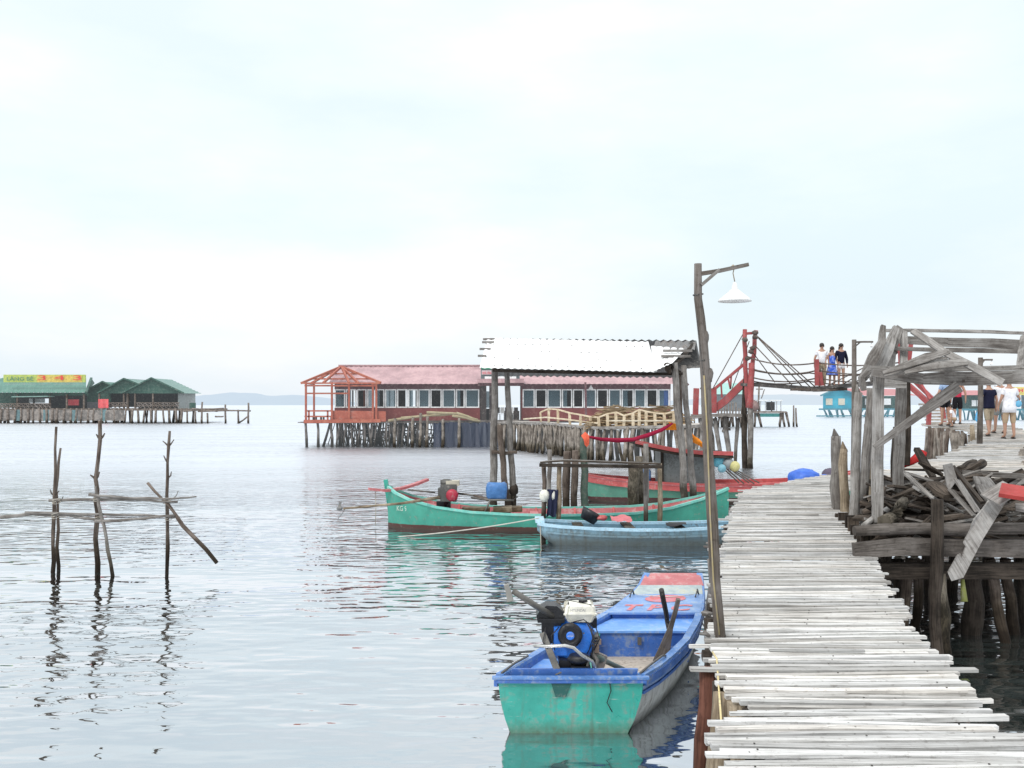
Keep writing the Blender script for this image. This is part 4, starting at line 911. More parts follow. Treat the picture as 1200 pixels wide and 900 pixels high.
# --- red and green cabin boat
gh = paint_bands('green_hull_bands', [(-.5, (.085, .02, .022)), (.13, (.10, .30, .22))])
b4 = thing('fishing_boat', 'green fishing boat with red gunwale and a small grey cabin', 'fishing boat', (5, 24.4, 0))
S4 = [(1.86, 24.4, .10, .70, .20), (2.05, 24.4, .28, .66, .0), (2.5, 24.4, .48, .60, -.14), (3.2, 24.4, .62, .54, -.15), (4.2, 24.4, .72, .48, -.15), (5.2, 24.4, .75, .46, -.15), (6.2, 24.4, .72, .46, -.15), (7.2, 24.4, .62, .50, -.14), (8.2, 24.4, .40, .60, -.1), (8.9, 24.4, .12, .75, .1)]
hull(b4, [sec(*s) for s in S4], gh, redm, floor=.2, rim_m=redm, rim_h=.07, rim_w=.09)
mb = MB(); mb.sweep([(s[0], s[1] - s[2] - .03, s[3] - .09) for s in S4], .03, .15); mb.build('rubbing_strake', redm, b4)
mb = MB(); mb.sweep([(s[0], s[1] - s[2] - .045, s[3] - .02) for s in S4], .03, .03); mb.build('rubbing_strake', pinkred, b4)
cabm = paint('grey_cabin_board', (.20, .22, .22), .7, (.1, .1, .1), .4, 3)
x0, x1 = (775 - 600) * 23.9 / FPX, (832 - 600) * 23.9 / FPX
mb = MB(); mb.box(((x0 + x1) / 2, 24.4, .86), (x1 - x0, 1.05, .90)); cb = mb.build('cabin', cabm, b4)
mb = MB(); mb.sweep([(x0 - .02, 23.84, .42), (x1 + .4, 23.84, .42)], .05, .12); mb.build('cabin_sill', redm, b4)
mb = MB(); mb.sweep([(x0 + .01, 23.84, .4), (x0 + .01, 23.84, 1.3)], .07, .07, (0, 1, 0)); mb.sweep([(x1, 23.84, .4), (x1, 23.84, 1.3)], .06, .06, (0, 1, 0)); mb.build('cabin_post', M['dark'], b4)
mb = MB(); pts = [P(744, 519, 23.6), P(765, 524, 23.6), P(790, 529, 23.6), P(820, 532, 23.6), P(858, 533, 23.6)]
mb.sweep([p + Vector((0, .7, 0)) for p in pts], 1.6, .08); mb.build('cabin_roof', M['dark'], b4)
mb = MB(); mb.sweep([p + Vector((0, -.12, .04)) for p in pts], .04, .10); mb.build('roof_trim', redm, b4)
mb = MB(); mb.sweep([p + Vector((0, -.13, -.055)) for p in pts], .04, .05); mb.build('roof_trim', M['dark'], b4)
mb = MB(); mb.lathe((3.45, 24.1, .5), [(.12, 0), (.12, .3), (.06, .36)], 12); solo('jerrycan', mb, bluel, 'blue plastic can standing behind the frame on the green fishing boat', 'jerrycan', (3.45, 24.1, .5))
for k, (px, py, r, c_, lb_) in enumerate(((842, 540, 8, (.12, .45, .58), 'turquoise fishing float beside the lamp pole'), (853, 543, 7, (.30, .32, .33), 'grey fishing float between a turquoise and a yellow one'), (861, 546.5, 6.2, (.62, .58, .25), 'pale yellow fishing float at the end of a grey one'), (846, 549, 5, (.20, .45, .55), 'small blue-green float under the turquoise float'))):
    mb = MB(); mb.blob(P(px, py, 23.7 - k * .1), (r * .0215,) * 3, 14, 9); solo('fishing_float', mb, paint('float_paint', c_, .5, (.3, .3, .3), .3, 9), lb_, 'float', P(px, py, 23.7), 'fishing floats hung on the green fishing boat')
for k in range(5):
    mb = MB(); mb.tube([P(838 + k * 5, 540 + k * 2, 23.7), P(866 + k * 6, 566 + k % 2, 23.6 - k * .03)], .018, 6); solo('fishing_rod', mb, M['pole'], 'thin grey rod leaning from the floats down to the red gunwale', 'rod', P(850, 550, 23.7), 'thin rods leaning on the green fishing boat')
tb_ = paint('blue_tarp_cloth', (.04, .14, .60), .5, (.15, .3, .6), .25, 5)
for c, r, lb_, m_, D_ in (((942, 560), (.34, .3, .2), 'crumpled bright blue tarp bundle behind the walkway end', tb_, 20.0), ((930, 563), (.12, .15, .12), 'small blue tarp lump beside the large blue bundle', tb_, 20.2), ((972, 557), (.14, .2, .14), 'dark net bundle with blue cloth beside the pointed stump', fabric('brown_net', (.12, .10, .14)), 18.6), ((966, 560), (.09, .1, .07), 'scrap of blue cloth at the walkway bend', tb_, 18)):
    mb = MB(); mb.blob(P(c[0], c[1], D_), r, 22, 12, .07); solo('tarp_bundle', mb, m_, lb_, 'bundle', P(c[0], c[1], D_))
# ------------------------------------------------------------------ bench frame and mooring posts
bf = thing('plank_bench', 'rough plank bench frame on thin legs standing in the water behind the pale blue boat', 'bench frame', (1.6, 18, 0))
D = 17.8
for px, pb, d, mt in ((637, 637, 17.75, 'stake'), (655.5, 653, 17.7, 'tan'), (757, 757, 17.95, 'grey'), (773, 775, 17.75, 'tan')):
    mb = MB(); mb.log(W(pb, d, -.4), P(px, 543, d), .05, .045, seg=5, bend=.01); mb.build('leg', M[mt], bf)
mb = MB(); mb.sweep([P(632, 545, 17.6), P(700, 546, 17.6), P(776, 547, 17.6)], .10, .06); mb.build('rail', M['dark'], bf)
for k in range(3):
    mb = MB(); mb.sweep([P(633 + k * 3, 542 - k * .6, 17.75 + k * .16), P(660, 540 - k * .5, 17.75 + k * .16), P(774 - k * 4, 543.5 - k * .3, 17.75 + k * .16)], .13, .025); mb.build('seat_board', M['grey' if k else 'scrap'], bf)
mb = MB(); mb.blob(P(638, 581, 17.65), (.10, .08, .12), 10, 7, .06); solo('fishing_float', mb, cream, 'cream net float tied to the bench frame leg', 'float', P(638, 581, 17.6))
mb = MB(); mb.blob(P(648, 581, 17.65), (.05, .05, .10), 10, 7, .06); solo('fishing_float', mb, cream, 'narrow cream float beside the hanging dark cloth', 'float', P(648, 581, 17.6))
mb = MB(); mb.loft([[P(641 + i * 2.2, 574 + U(-1, 1), 17.62 + .04 * math.sin(i * 2)), P(642 + i * 1.9, 590, 17.60 + .05 * math.sin(i * 2.3)), P(640 + i * 1.9, 606 + U(-2, 2), 17.62 + .05 * math.sin(i * 2))] for i in range(7)]); solo('cloth', mb, fabric('navy_cloth', (.03, .035, .075)), 'dark navy cloth hanging on the bench frame leg', 'cloth', P(647, 590, 17.6))
G = 'posts standing in the water between the boats'
for px, y0, pb, D, r, mt, lb_ in ((644, 527, 645, 20.5, .05, 'grey', 'thin grey post beside the bench frame end'), (665, 529, 666, 20.6, .085, 'stake', 'grey mooring post nearest the twin thin posts'), (674, 528, 673, 20.4, .07, 'stake', 'slightly leaning post close beside the green rag post'),
                             (742, 541, 742, 20.3, .125, 'barnacle', 'thick barnacled post under the bench frame'), (749, 535, 751, 20.6, .085, 'barnacle', 'second barnacled post leaning on the thick one'), (757, 520, 757, 20.9, .06, 'grey', 'thin post behind the barnacled pair')):
    mb = MB(); mb.log(W(pb, D, -.5), P(px, y0, D), r * 1.1, r, seg=6, rough=.12); solo('mooring_post', mb, M[mt], lb_, 'post', W(pb, D, 0), G)
t = thing('mooring_post', 'dark green painted post topped with a ragged orange cloth', 'post', W(683, 20.5, 0), G)
mb = MB(); mb.log(W(684, 20.5, -.5), P(684, 512, 20.5), .09, .075, seg=6); mb.build('shaft', paint('mossy_post', (.06, .10, .08), .8, (.15, .14, .12), .5, 8), t)
mb = MB(); mb.loft([[P(681 + i * 1.6, 506 + 3 * abs(i - 3) * .5, 20.35), P(684 + i * 1.1, 515, 20.3 + U(-.05, .05)), P(685 + i * .9, 524 - abs(i - 3), 20.35)] for i in range(7)]); solo('rag', mb, fabric('orange_rag', (.85, .16, .09)), 'orange-red rag tied on the top of the green mooring post', 'rag', P(687, 515, 20.4))
for px, y0, pb, D, r in ((733, 597, 735, 22, .05), (702, 540, 703, 26, .05)): pass

# red hammock cloth and orange tarp
mb = MB(); pts = [P(690, 512, 20.5), P(705, 515, 20.9), P(725, 516, 21.3), P(742, 515.5, 21.6), P(760, 510, 22), P(775, 504, 22.2), P(788, 496, 22.3)]
mb.tube(pts, [.02, .035, .045, .04, .045, .04, .025], 8, .3, squash=1.3); solo('hammock', mb, fabric('magenta_cloth', (.30, .012, .045)), 'rolled magenta hammock slung between the green post and shelter posts', 'hammock', pts[3])
def cloth(name, rows, mat, label, cat, jit=.03):
    mb = MB(); mb.loft([[P(*q) + Vector((0, U(-jit, jit), 0)) for q in r] for r in rows]); return solo(name, mb, mat, label, cat, P(*rows[0][0]))
org = fabric('orange_tarp_cloth', (.90, .28, .03))
cloth('tarp', [[(783 + i * 2, 494 + i * .6, 23.3), (786 + i * 2, 499 + i, 23.2), (778 + i * 3.5, 504, 23.25)] for i in range(6)], org, 'orange tarp corner draped over the magenta hammock end', 'tarp', .08)
cloth('tarp', [[(804 + i * 3.6, 502 + i * 3, 23.3), (808 + i * 3.4, 510 + i * 2.4, 23.1), (812 + i * 2.6, 518 + i * 1.5, 23.25)] for i in range(9)], org, 'bright orange tarp hanging over the cabin roof beside the lamp pole', 'tarp', .12)

# ------------------------------------------------------------------ open shelter with the white tin roof
sh = thing('tin_roof_shelter', 'open shelter on tall log posts with a bright white corrugated tin roof', 'shelter', (1.6, 23, 0))
for a, b, d, r, mt in (((579.5, 430), (579.5, 600), 23.2, .10, 'grey'), ((594, 434), (602, 600), 23.2, .085, 'grey'), ((586, 498), (598, 600), 23.0, .09, 'stake'), ((790, 425), (806, 600), 22.5, .095, 'grey'), ((801, 428), (814, 600), 23.0, .085, 'grey'), ((795, 433), (800, 560), 24.5, .08, 'stake')):
    mb = MB(); mb.log(W(b[0], d, -.5), P(a[0], a[1], d), r, r * .85, seg=8, rough=.06, bend=.008); mb.build('post', M[mt], sh)
mb = MB(); mb.log(P(576, 530, 23.1), P(606, 530, 23.1), .05); mb.build('tie_bar', M['stake'], sh)
mb = MB(); mb.blob(P(602, 574, 23.15), (.11, .10, .14), 8, 6, .2); mb.build('post_splice', M['dark'], sh)
whitetin = paint('white_tin', (.86, .87, .87), .45, (.6, .6, .58), .12, 3, bumpk=.05)
oldtin = paint('old_grey_tin', (.20, .20, .20), .6, (.12, .09, .07), .5, 4)
r0, r1 = P(571, 396, 24.6), P(766, 399, 24.4); e0, e1 = P(562, 431, 22.3), P(770, 436, 22.2)
mb = MB(); mb.corrug(e0, e1 - e0, r0 - e0, .012, .16); mb.build('roof_sheet', whitetin, sh)
e2_, r2_ = P(782, 431, 22.2), P(803, 409, 23.7)
mb = MB(); rows = []
for i in range(15):
    u = i / 14; lo_, hi_ = P(766 + 22 * u, 436 - 10 * u, 22.18), P(763 + 41 * u, 406 + 3 * u, 24.05); nn = Vector((0, -.4, .9)) * .012 * math.sin(i * 2.2)
    rows.append([lo_.lerp(hi_, k / 3) + nn + Vector((0, 0, .015)) for k in range(4)])
mb.loft(rows); mb.build('roof_sheet', whitetin, sh)
mb = MB(); mb.corrug(P(765, 409, 23.9) + Vector((0, 0, -.03)), P(814, 409, 23.9) - P(765, 409, 23.9), P(768, 398.5, 24.5) - P(765, 409, 23.9), .03, .19); mb.build('old_roof_sheet', oldtin, sh)
# rear slope, seen from below on the open end
mb = MB(); mb.corrug(P(571, 397, 24.6), P(814, 399, 24.5) - P(571, 397, 24.6), Vector((.1, 2.4, -.9)), .025, .19); mb.build('rear_roof_sheet', oldtin, sh)
mb = MB(); mb.quad(P(788, 409, 24.3), P(814, 399, 24.4), P(821, 431, 24.0), P(796, 432, 23.4)); mb.quad(P(814, 399, 24.4), P(816, 399, 24.9), P(822, 430, 24.6), P(821, 431, 24.0)); mb.build('sagging_sheet', paint('black_tin', (.05, .05, .05), .7), sh)
for px, py, l, d in ((566, 397.5, 11, 24.5), (565, 401, 11, 24.2), (562, 409, 10, 23.7), (560, 417, 7, 23.1)):
    mb = MB(); mb.sweep([P(px, py, d), P(px + l + 3, py, d)], .09, .05); mb.build('purlin', M['grey'], sh)
for px, py, d in ((797, 411, 23.4), (795, 417.5, 23.0)):
    mb = MB(); mb.sweep([P(px - 20, py, d), P(px + 14, py, d)], .08, .06); mb.build('purlin', M['grey'], sh)
mb = MB(); mb.log(P(577, 434, 22.6), P(800, 438, 22.6), .045); mb.build('eave_pole', M['dark'], sh)
mb = MB(); mb.log(P(786, 431, 22.4), P(812, 404, 24.3), .06); mb.log(P(782, 428, 22.3), P(784, 436, 22.4), .09, .06); mb.build('rafter', M['dark'], sh)
mb = MB(); mb.log(P(580, 431, 22.5), P(575, 400, 24.5), .05); mb.build('rafter', M['dark'], sh)
mb = MB(); mb.log(P(798, 432, 23.3), P(812, 428, 24), .06); mb.build('rafter', M['grey'], sh)
nails = MB()
for row, (py, d) in enumerate(((405, 23.9), (413, 23.4), (421, 22.9), (429, 22.45))):
    for k in range(22):
        if R() < .55: continue
        px = 572 + k * 9 + row * 2; u = (px - 571) / 195
        p = (e0.lerp(e1, u)).lerp(r0.lerp(r1, u), (23.0 - 22.3 + (d - 23.0)) / 2.25 if False else (431 - py) / 35.0) + Vector((0, -.01, .03))
        nails.box(p, (.035, .02, .02))
nails.build('nail_heads', oldtin, sh)

# ------------------------------------------------------------------ floating restaurant on stilts
HZ = .05  # share of painted haze emission in the restaurant materials
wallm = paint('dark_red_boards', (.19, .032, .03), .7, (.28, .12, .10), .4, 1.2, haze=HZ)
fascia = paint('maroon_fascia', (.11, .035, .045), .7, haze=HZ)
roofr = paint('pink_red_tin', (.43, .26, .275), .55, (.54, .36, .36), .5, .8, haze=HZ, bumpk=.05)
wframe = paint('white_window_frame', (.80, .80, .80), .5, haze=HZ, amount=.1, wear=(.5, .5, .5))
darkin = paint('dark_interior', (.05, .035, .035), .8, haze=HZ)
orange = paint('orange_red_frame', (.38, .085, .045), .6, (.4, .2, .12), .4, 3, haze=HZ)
def glass_mat(name, col, tr, haze=HZ):
    m, nt, b, out = newmat(name); b.inputs['Base Color'].default_value = (*col, 1); b.inputs['Roughness'].default_value = .06
    tp = nt.nodes.new('ShaderNodeBsdfTransparent'); tp.inputs[0].default_value = (.85, .9, .92, 1)
    mx = nt.nodes.new('ShaderNodeMixShader'); mx.inputs[0].default_value = tr
    nt.links.new(b.outputs[0], mx.inputs[1]); nt.links.new(tp.outputs[0], mx.inputs[2]); nt.links.new(mx.outputs[0], out.inputs[0]); return m
glass = glass_mat('grey_glass', (.16, .22, .25), .45)
D0, DB = 56.5, 61.0
FZ = 1.50; WB, WT, EZ, RZ = 2.30, 3.42, 3.74, 4.95
def Xp(px, D=D0): return (px - 600) * D / FPX
def boxx(mb, x0, x1, y0, y1, z0, z1): mb.box(((x0 + x1) / 2, (y0 + y1) / 2, (z0 + z1) / 2), (x1 - x0, y1 - y0, z1 - z0))
def hall(name, label, x0, x1, wins, gable_right=False, solid_rear=False):
    t = thing(name, label, 'building', ((x0 + x1) / 2, D0, 0))
    for (y, nm) in ((D0, 'front_wall'), (DB, 'rear_wall')):
        mb = MB(); boxx(mb, x0, x1, y, y + .12, FZ, WB); mb.build(nm, wallm, t)
        mb = MB(); boxx(mb, x0, x1, y, y + .12, WT, EZ); mb.build('fascia', fascia, t)
        prev = x0
        for a, b, k in wins:
            if a - prev > .06:
                mb = MB(); boxx(mb, prev, a, y + .01, y + .11, WB, WT); mb.build('wall_post', wallm, t)
            prev = b
    for a, b, k in wins:
        f = MB(); th = .07; y = D0 - .03
        boxx(f, a, b, y, y + .07, WB, WB + th); boxx(f, a, b, y, y + .07, WT - th, WT); boxx(f, a, a + th, y, y + .07, WB + th, WT - th); boxx(f, b - th, b, y, y + .07, WB + th, WT - th)
        fo = f.build('window', wframe, t)
        if k >= 1:
            g = MB(); boxx(g, a + th, (b - th) if k == 1 else (a + b) / 2, y + .02, y + .03, WB + th, WT - th); g.build('pane', glass, fo)
    for k in range(len(wins)):
        a, b, _ = wins[k]
        if solid_rear or k % 2 == 1 or k > 6:
            mb = MB(); boxx(mb, a - .03, b + .03, DB + .02, DB + .08, WB, WT); mb.build('rear_panel', darkin, t); continue
        mb = MB(); boxx(mb, a, b, DB - .02, DB + .1, WB, WB + .07); boxx(mb, (a + b) / 2 - .05, (a + b) / 2 + .05, DB - .02, DB + .1, WB + .07, WT); mb.build('rear_window_frame', wframe, t)
    for s, x in ((0, x0), (1, x1 - .1)):
        mb = MB(); boxx(mb, x, x + .1, D0 + .12, DB, FZ, EZ); mb.build('side_wall', paint('pale_side_wall', (.5, .4, .42), .7, haze=HZ) if (s and gable_right) else darkin, t)
        mb = MB(); mb.prism([(x, D0 - .3, EZ), (x, DB + .4, EZ), (x, (D0 + DB) / 2 + .5, RZ - .05)], (.1, 0, 0)); mb.build('gable', darkin if not (s and gable_right) else paint('pale_gable', (.5, .4, .42), .7, haze=HZ), t)
    ym = (D0 + DB) / 2 + .5
    a0, a1 = x0 - .25, x1 + .25
    mb = MB(); mb.corrug((a0, D0 - .7, EZ - .02), (a1 - a0, 0, 0), (0, ym - D0 + .7, RZ - EZ + .02), .012, .30); mb.build('roof', roofr, t)
    mb = MB(); mb.corrug((a1, DB + .7, EZ - .02), (a0 - a1, 0, 0), (0, ym - DB - .7, RZ - EZ + .02), .012, .30); mb.build('roof', roofr, t)
    mb = MB(); mb.sweep([(a0, ym, RZ + .02), (a1, ym, RZ + .02)], .35, .07); mb.build('ridge_cap', roofr, t)
    mb = MB()
    for i in range(int((a1 - a0) / .32)):
        if R() < .75: mb.box((a0 + .2 + i * .32, ym - .26, RZ - .10), (.16, .04, .035))
    mb.build('ridge_gaps', fascia, t)
    mb = MB(); boxx(mb, x0, x1, D0 + .12, DB, FZ - .1, FZ); mb.build('floor', M['pilefar'], t)
    # furniture inside: simple tables with legs so that the windows show something
    for i in range(int((x1 - x0) / 2.2)):
        x = x0 + 1 + i * 2.2; y = D0 + U(1.2, 3)
        tb = thing('dining_table', 'dark dining table inside the red-walled stilt restaurant', 'table', (x, y, FZ), 'dining tables inside the restaurant')
        mb = MB(); mb.box((x, y, FZ + .75), (1.1, .7, .05)); mb.build('tabletop', darkin, tb)
        for sx_ in (-1, 1):
            for sy_ in (-1, 1): mb = MB(); mb.box((x + sx_ * .48, y + sy_ * .28, FZ + .36), (.06, .06, .72)); mb.build('leg', darkin, tb)
    return t
def wl(edges, kinds): return [(Xp(a) + .02, Xp(b) - .02, k) for (a, b), k in zip(zip(edges, edges[1:]), kinds)]
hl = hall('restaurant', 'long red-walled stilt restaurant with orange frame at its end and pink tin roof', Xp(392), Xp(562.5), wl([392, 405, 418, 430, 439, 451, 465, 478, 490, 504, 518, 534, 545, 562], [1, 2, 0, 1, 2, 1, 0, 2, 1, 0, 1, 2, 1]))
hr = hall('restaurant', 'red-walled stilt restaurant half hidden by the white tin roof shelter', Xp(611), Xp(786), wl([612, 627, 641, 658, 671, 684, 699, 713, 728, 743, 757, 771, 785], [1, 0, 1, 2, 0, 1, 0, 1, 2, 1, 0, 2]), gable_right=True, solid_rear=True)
bl = fabric('blue_curtain_cloth', (.10, .2, .5), haze=HZ)
mb = MB(); mb.loft([[(Xp(774) + i * .08, D0 + .25 + .03 * math.sin(i * 2), WT - .05), (Xp(774) + i * .08, D0 + .25 + .04 * math.sin(i * 2), WB)] for i in range(8)]); mb.build('curtain', bl, hr)
mb = MB(); mb.sweep([P(686, 448, 55.5), P(687, 500, 55.5)], .12, .1, (0, 1, 0)); mb.build('downpipe', fascia, hr)
mb = MB(); mb.prism([P(689.5, 456, 56.2), P(695.5, 456, 56.2), P(692.5, 451, 56.2)], (0, .02, 0)); mb.build('triangle_sign', wframe, hr)
mb = MB(); mb.corrug(P(786, 437, 57), P(802, 447, 57) - P(786, 437, 57), Vector((0, 3, .6)), .03, .3); mb.sweep([P(786, 434, 56), P(802, 448, 56), P(806, 452, 56)], .2, .25, (0, 1, 0)); mb.build('verge', fascia, hr)
# entrance between the halls with the sign on its canopy
po = thing('entrance_canopy', 'open dark entrance porch between the two red restaurant halls', 'canopy', (Xp(587), 57, 0))
mb = MB(); mb.sweep([P(560, 446.5, 55.5), P(614, 446.5, 55.5)], 1.2, .24); mb.build('lintel', roofr, po)
mb = MB(); mb.sweep([P(560, 450.5, 55.8), P(614, 450.5, 55.8)], .5, .18); mb.build('lintel', fascia, po)
for px, w_ in ((565, .5), (576, .28), (611, .15)):
    mb = MB(); boxx(mb, Xp(px) - w_ / 2, Xp(px) + w_ / 2, 56.6, 56.8, FZ, EZ); mb.build('post', darkin, po)
mb = MB(); boxx(mb, Xp(562), Xp(577), 57.0, 57.1, FZ, 2.25); mb.build('low_wall', darkin, po)
mb = MB(); boxx(mb, Xp(562), Xp(575), 57.0, 57.05, 2.3, 3.3); mb.build('glass_screen', glass, po)
mb = MB(); boxx(mb, Xp(590), Xp(609), 59.0, 59.1, FZ, 2.1); mb.build('counter', darkin, po)
for k in range(5):
    x = Xp(583) + k * .28; y = 57.6
    ch = thing('chair', 'small plastic chair in the dark restaurant entrance', 'chair', (x, y, FZ), 'chairs in the restaurant entrance')
    cm = wframe if k % 2 else darkin
    mb = MB(); mb.box((x, y, FZ + .42), (.25, .25, .03)); mb.build('seat', cm, ch); mb = MB(); mb.box((x, y + .12, FZ + .65), (.25, .02, .35)); mb.build('backrest', cm, ch)
    for sx_ in (-1, 1):
        for sy_ in (-1, 1): mb = MB(); mb.box((x + sx_ * .1, y + sy_ * .1, FZ + .2), (.03, .03, .4)); mb.build('leg', cm, ch)
sg = thing('sign_board', 'dark restaurant sign with red letters and white pill stripe over the entrance', 'sign', P(587, 440, 55))
mb = MB(); mb.prism([P(563.5, 430, 55.3), P(609, 430, 55.3), P(609, 447, 55.2), P(563.5, 447, 55.2)], (0, .06, 0)); mb.build('board', paint('slate_sign', (.10, .13, .14), .5, haze=HZ), sg)
mb = MB(); mb.prism([P(564, 430.3, 55.2), P(608.5, 430.3, 55.2), P(608.5, 432.8, 55.2), P(564, 432.8, 55.2)], (0, .03, 0)); mb.build('green_band', paint('sign_green', (.02, .22, .12), .5, haze=HZ), sg)
mb = MB(); mb.prism([P(564.5, 434, 55.18), P(577, 434, 55.18), P(577, 439, 55.17), P(564.5, 439, 55.17)], (0, .03, 0)); mb.build('letter_panel', paint('pale_panel', (.6, .5, .52), .5, haze=HZ), sg)
sr = paint('sign_red', (.62, .04, .06), .5, haze=HZ)
text_part('NHÀ HÀNG', .19, .56, sr, sg, lambda x, y: P(570.8, 436.6, 55.1) + Vector((x, 0, y)), bold=.02)
mb = MB(); mb.sweep([P(568, 442.5, 55.1), P(605, 442.5, 55.1)], .03, .14); mb.build('white_stripe', wframe, sg)

# jetty deck and stilts under the halls
jt = thing('jetty', 'restaurant jetty on a crowded forest of thin grey stilts', 'jetty', (Xp(470), 57, 0))
mb = MB()
for i in range(22): mb.sweep([(Xp(357) + U(-.1, .1), 55.0 + i * .3, FZ - .06 + U(-.02, .02)), (Xp(620), 55.0 + i * .3, FZ - .06)], .27, .05)
mb.build('decking', M['pilefar'], jt)
mb = MB(); mb.sweep([P(356, 495, 55), P(450, 494.5, 55), P(620, 493, 55)], .12, .12); mb.build('edge_beam', M['pilefar'], jt)
mb = MB()
for a, b in (((470, 490), (535, 484.5)), ((535, 484), (560, 492)), ((455, 493), (520, 485)), ((500, 483.5), (538, 485)), ((530, 487), (563, 493.5))): mb.log(P(*a, 54.8), P(*b, 54.8), .09, .07, seg=4, n=6)
mb.build('loose_poles', paint('olive_bamboo', (.36, .30, .18), .8, haze=HZ), jt)
random.seed(21)
for i in range(96):
    px = U(392, 505) if i < 70 else U(505, 615); d = U(55.0, 60.5) if i > 22 else 55.0
    mb = MB(); mb.log((Xp(px, d) + U(-.35, .35), d, -.4), (Xp(px, d), d, FZ - .1), U(.035, .075), seg=4, n=6, bend=.04); mb.build('stilt', M['pilefar'], jt)
mb = MB()
for i in range(150):
    px = U(386, 560); d = U(55.5, 61); mb.log((Xp(px, d) + U(-.7, .7), d, -.4), (Xp(px, d), d, FZ - .1), U(.03, .06), seg=3, n=5, bend=.03)
for i in range(14): px = U(395, 500); d = U(55.2, 60); z = U(.4, 1.2); mb.log((Xp(px, d), d, z), (Xp(px + U(20, 60), d), d, z + U(-.3, .3)), .04, seg=3, n=5)
o = mb.build('inner_stilts', M['pilefar'], jt); o['kind'] = 'stuff'
for px in (358, 372, 388): mb = MB(); mb.log((Xp(px, 55) + .05, 55, -.4), (Xp(px, 55), 55, FZ), .09, seg=4, n=7); mb.build('stilt', M['pilefar'], jt)
for px, y0, y1 in ((484, 489, 523), (519, 491, 524), (493, 484, 526), (501, 488, 521), (538, 490, 520), (463, 490, 522)):
    mb = MB(); mb.log(W(px - 1, 54.6, -.2), P(px, y0, 54.6), .10, .08, seg=4); mb.build('stilt', M['pile'], jt)
mb = MB()
for (a, b) in (((508, 497), (580, 495)), ): 
    rows = []
    for i in range(40):
        u = i / 39; px = a[0] + (b[0] + 22 - a[0]) * u; rows.append([P(px, 495 + U(-.8, 1.8), 54.7 + .05 * math.sin(i * 1.7)), P(px, 508, 54.7 + .06 * math.sin(i * 1.9)), P(px, 524, 54.7 + .05 * math.sin(i * 1.3))])
mb.loft(rows); nm = glass_mat('blue_netting', (.05, .06, .09), .04); solo('net', mb, nm, 'dark blue fishing net screening the stilts below the restaurant', 'net', P(550, 510, 54.3))

# orange open frame pavilion
pv = thing('pavilion_frame', 'bare orange-red pavilion frame with hip rafters at the restaurant end', 'pavilion frame', (Xp(398), 56, FZ))
def ob(name, pts, w_=.11, mat=orange): mb = MB(); mb.sweep([P(*p) for p in pts], w_, w_, (0, 1, 0) if abs(pts[0][0] - pts[-1][0]) < 3 else None); mb.build(name, mat, pv)
YF, YB = 54.8, 58.5
for px, d in ((358.5, YF), (389, YF), (409, YF), (437, YF), (441, YF), (368, YB), (398, YB), (427, YB)): ob('post', [(px, 494 if d == YF else 492, d), (px, 448, d)], .11)
pk = (400, 429.5, 56.8)
for q_ in ((353, 449, 54.3), (379, 448.5, 54.3), (409, 448.5, 54.3), (446, 448.5, 54.3), (365, 449, 58.8), (440, 448.5, 58.8), (420, 449, 54.3)): ob('rafter', [q_, pk], .12)
for py, a, b, d in ((449, 353, 446, 54.3), (452, 357, 442, YF), (461, 358, 409, YF), (444, 367, 436, 55.2), (438, 382, 422, 56), (481.5, 358, 389, YF), (488, 358, 389, YF)): ob('rail', [(a, py, d), (b, py, d)], .09)
ob('rail', [(357, 449, YF), (366, 450, YB)], .1); ob('rail', [(441, 450, YF), (430, 450, YB)], .1)
for px in (362, 384): ob('baluster', [(px, 481, YF), (px, 494, YF)], .09)
mb = MB(); mb.sweep([P(356, 494, 54.7), P(446, 493, 54.7)], .1, .2); mb.build('floor_beam', orange, pv)
mb = MB(); mb.prism([P(389, 481, 54.9), P(452, 482, 54.9), P(452, 494, 54.9), P(389, 494, 54.9)], (0, .05, 0)); mb.build('low_panel', paint('orange_panel', (.40, .09, .05), .6, haze=HZ), pv)
for i in range(3): 
    mb = MB(); x = Xp(361 + i * 9, YF); mb.box((x, 55.6, FZ + .3), (.7, .4, .05)); mb.box((x - .3, 55.6, FZ + .14), (.05, .35, .28)); mb.box((x + .3, 55.6, FZ + .14), (.05, .35, .28)); solo('bench', mb, M['pilefar'], 'low plank bench under the orange pavilion frame', 'bench', (x, 55.6, FZ), 'benches under the orange pavilion frame')

# ------------------------------------------------------------------ log palisade walkway in front of the restaurant
w3 = thing('walkway', 'causeway on a dense palisade of leaning grey logs in front of the restaurant', 'walkway', (4, 44, 0), 'walkways of the stilt village')
edge = [(575, 494.5, 54), (600, 494.5, 52), (640, 495.5, 47.5), (680, 499.5, 43), (700, 500.5, 41.5), (740, 500, 40.5), (800, 499.5, 39.5), (835, 497, 38.5)]
ep = [P(*e) for e in edge]
mb = MB(); secs = []
for p in ep: secs.append([p, p + Vector((.2, 3.2, 0)), p + Vector((.2, 3.2, -.12)), p + Vector((0, 0, -.12))])
mb.loft(secs, closed=True, smooth=False); mb.poly(secs[0][::-1]); mb.poly(secs[-1]); mb.build('decking', M['plank_far'], w3)
mb = MB(); mb.sweep([p + Vector((0, -.08, -.02)) for p in ep], .1, .1); mb.build('edge_board', M['greybright'], w3)
random.seed(8)
cnt = 0
for a, b in zip(ep, ep[1:]):
    n_ = max(1, int((b - a).length / .26))
    for i in range(n_):
        cnt += 1
        if cnt > 96: break
        q_ = a.lerp(b, (i + U(0, 1)) / n_); mb = MB(); mb.log((q_.x + U(-.35, .35), q_.y + U(-.6, .2), -.4), q_ + Vector((0, U(-.15, .1), -.06 + U(-.1, .04))), U(.07, .12), seg=4, n=6, bend=.04); mb.build('pile', M['pile'], w3)
mb = MB()
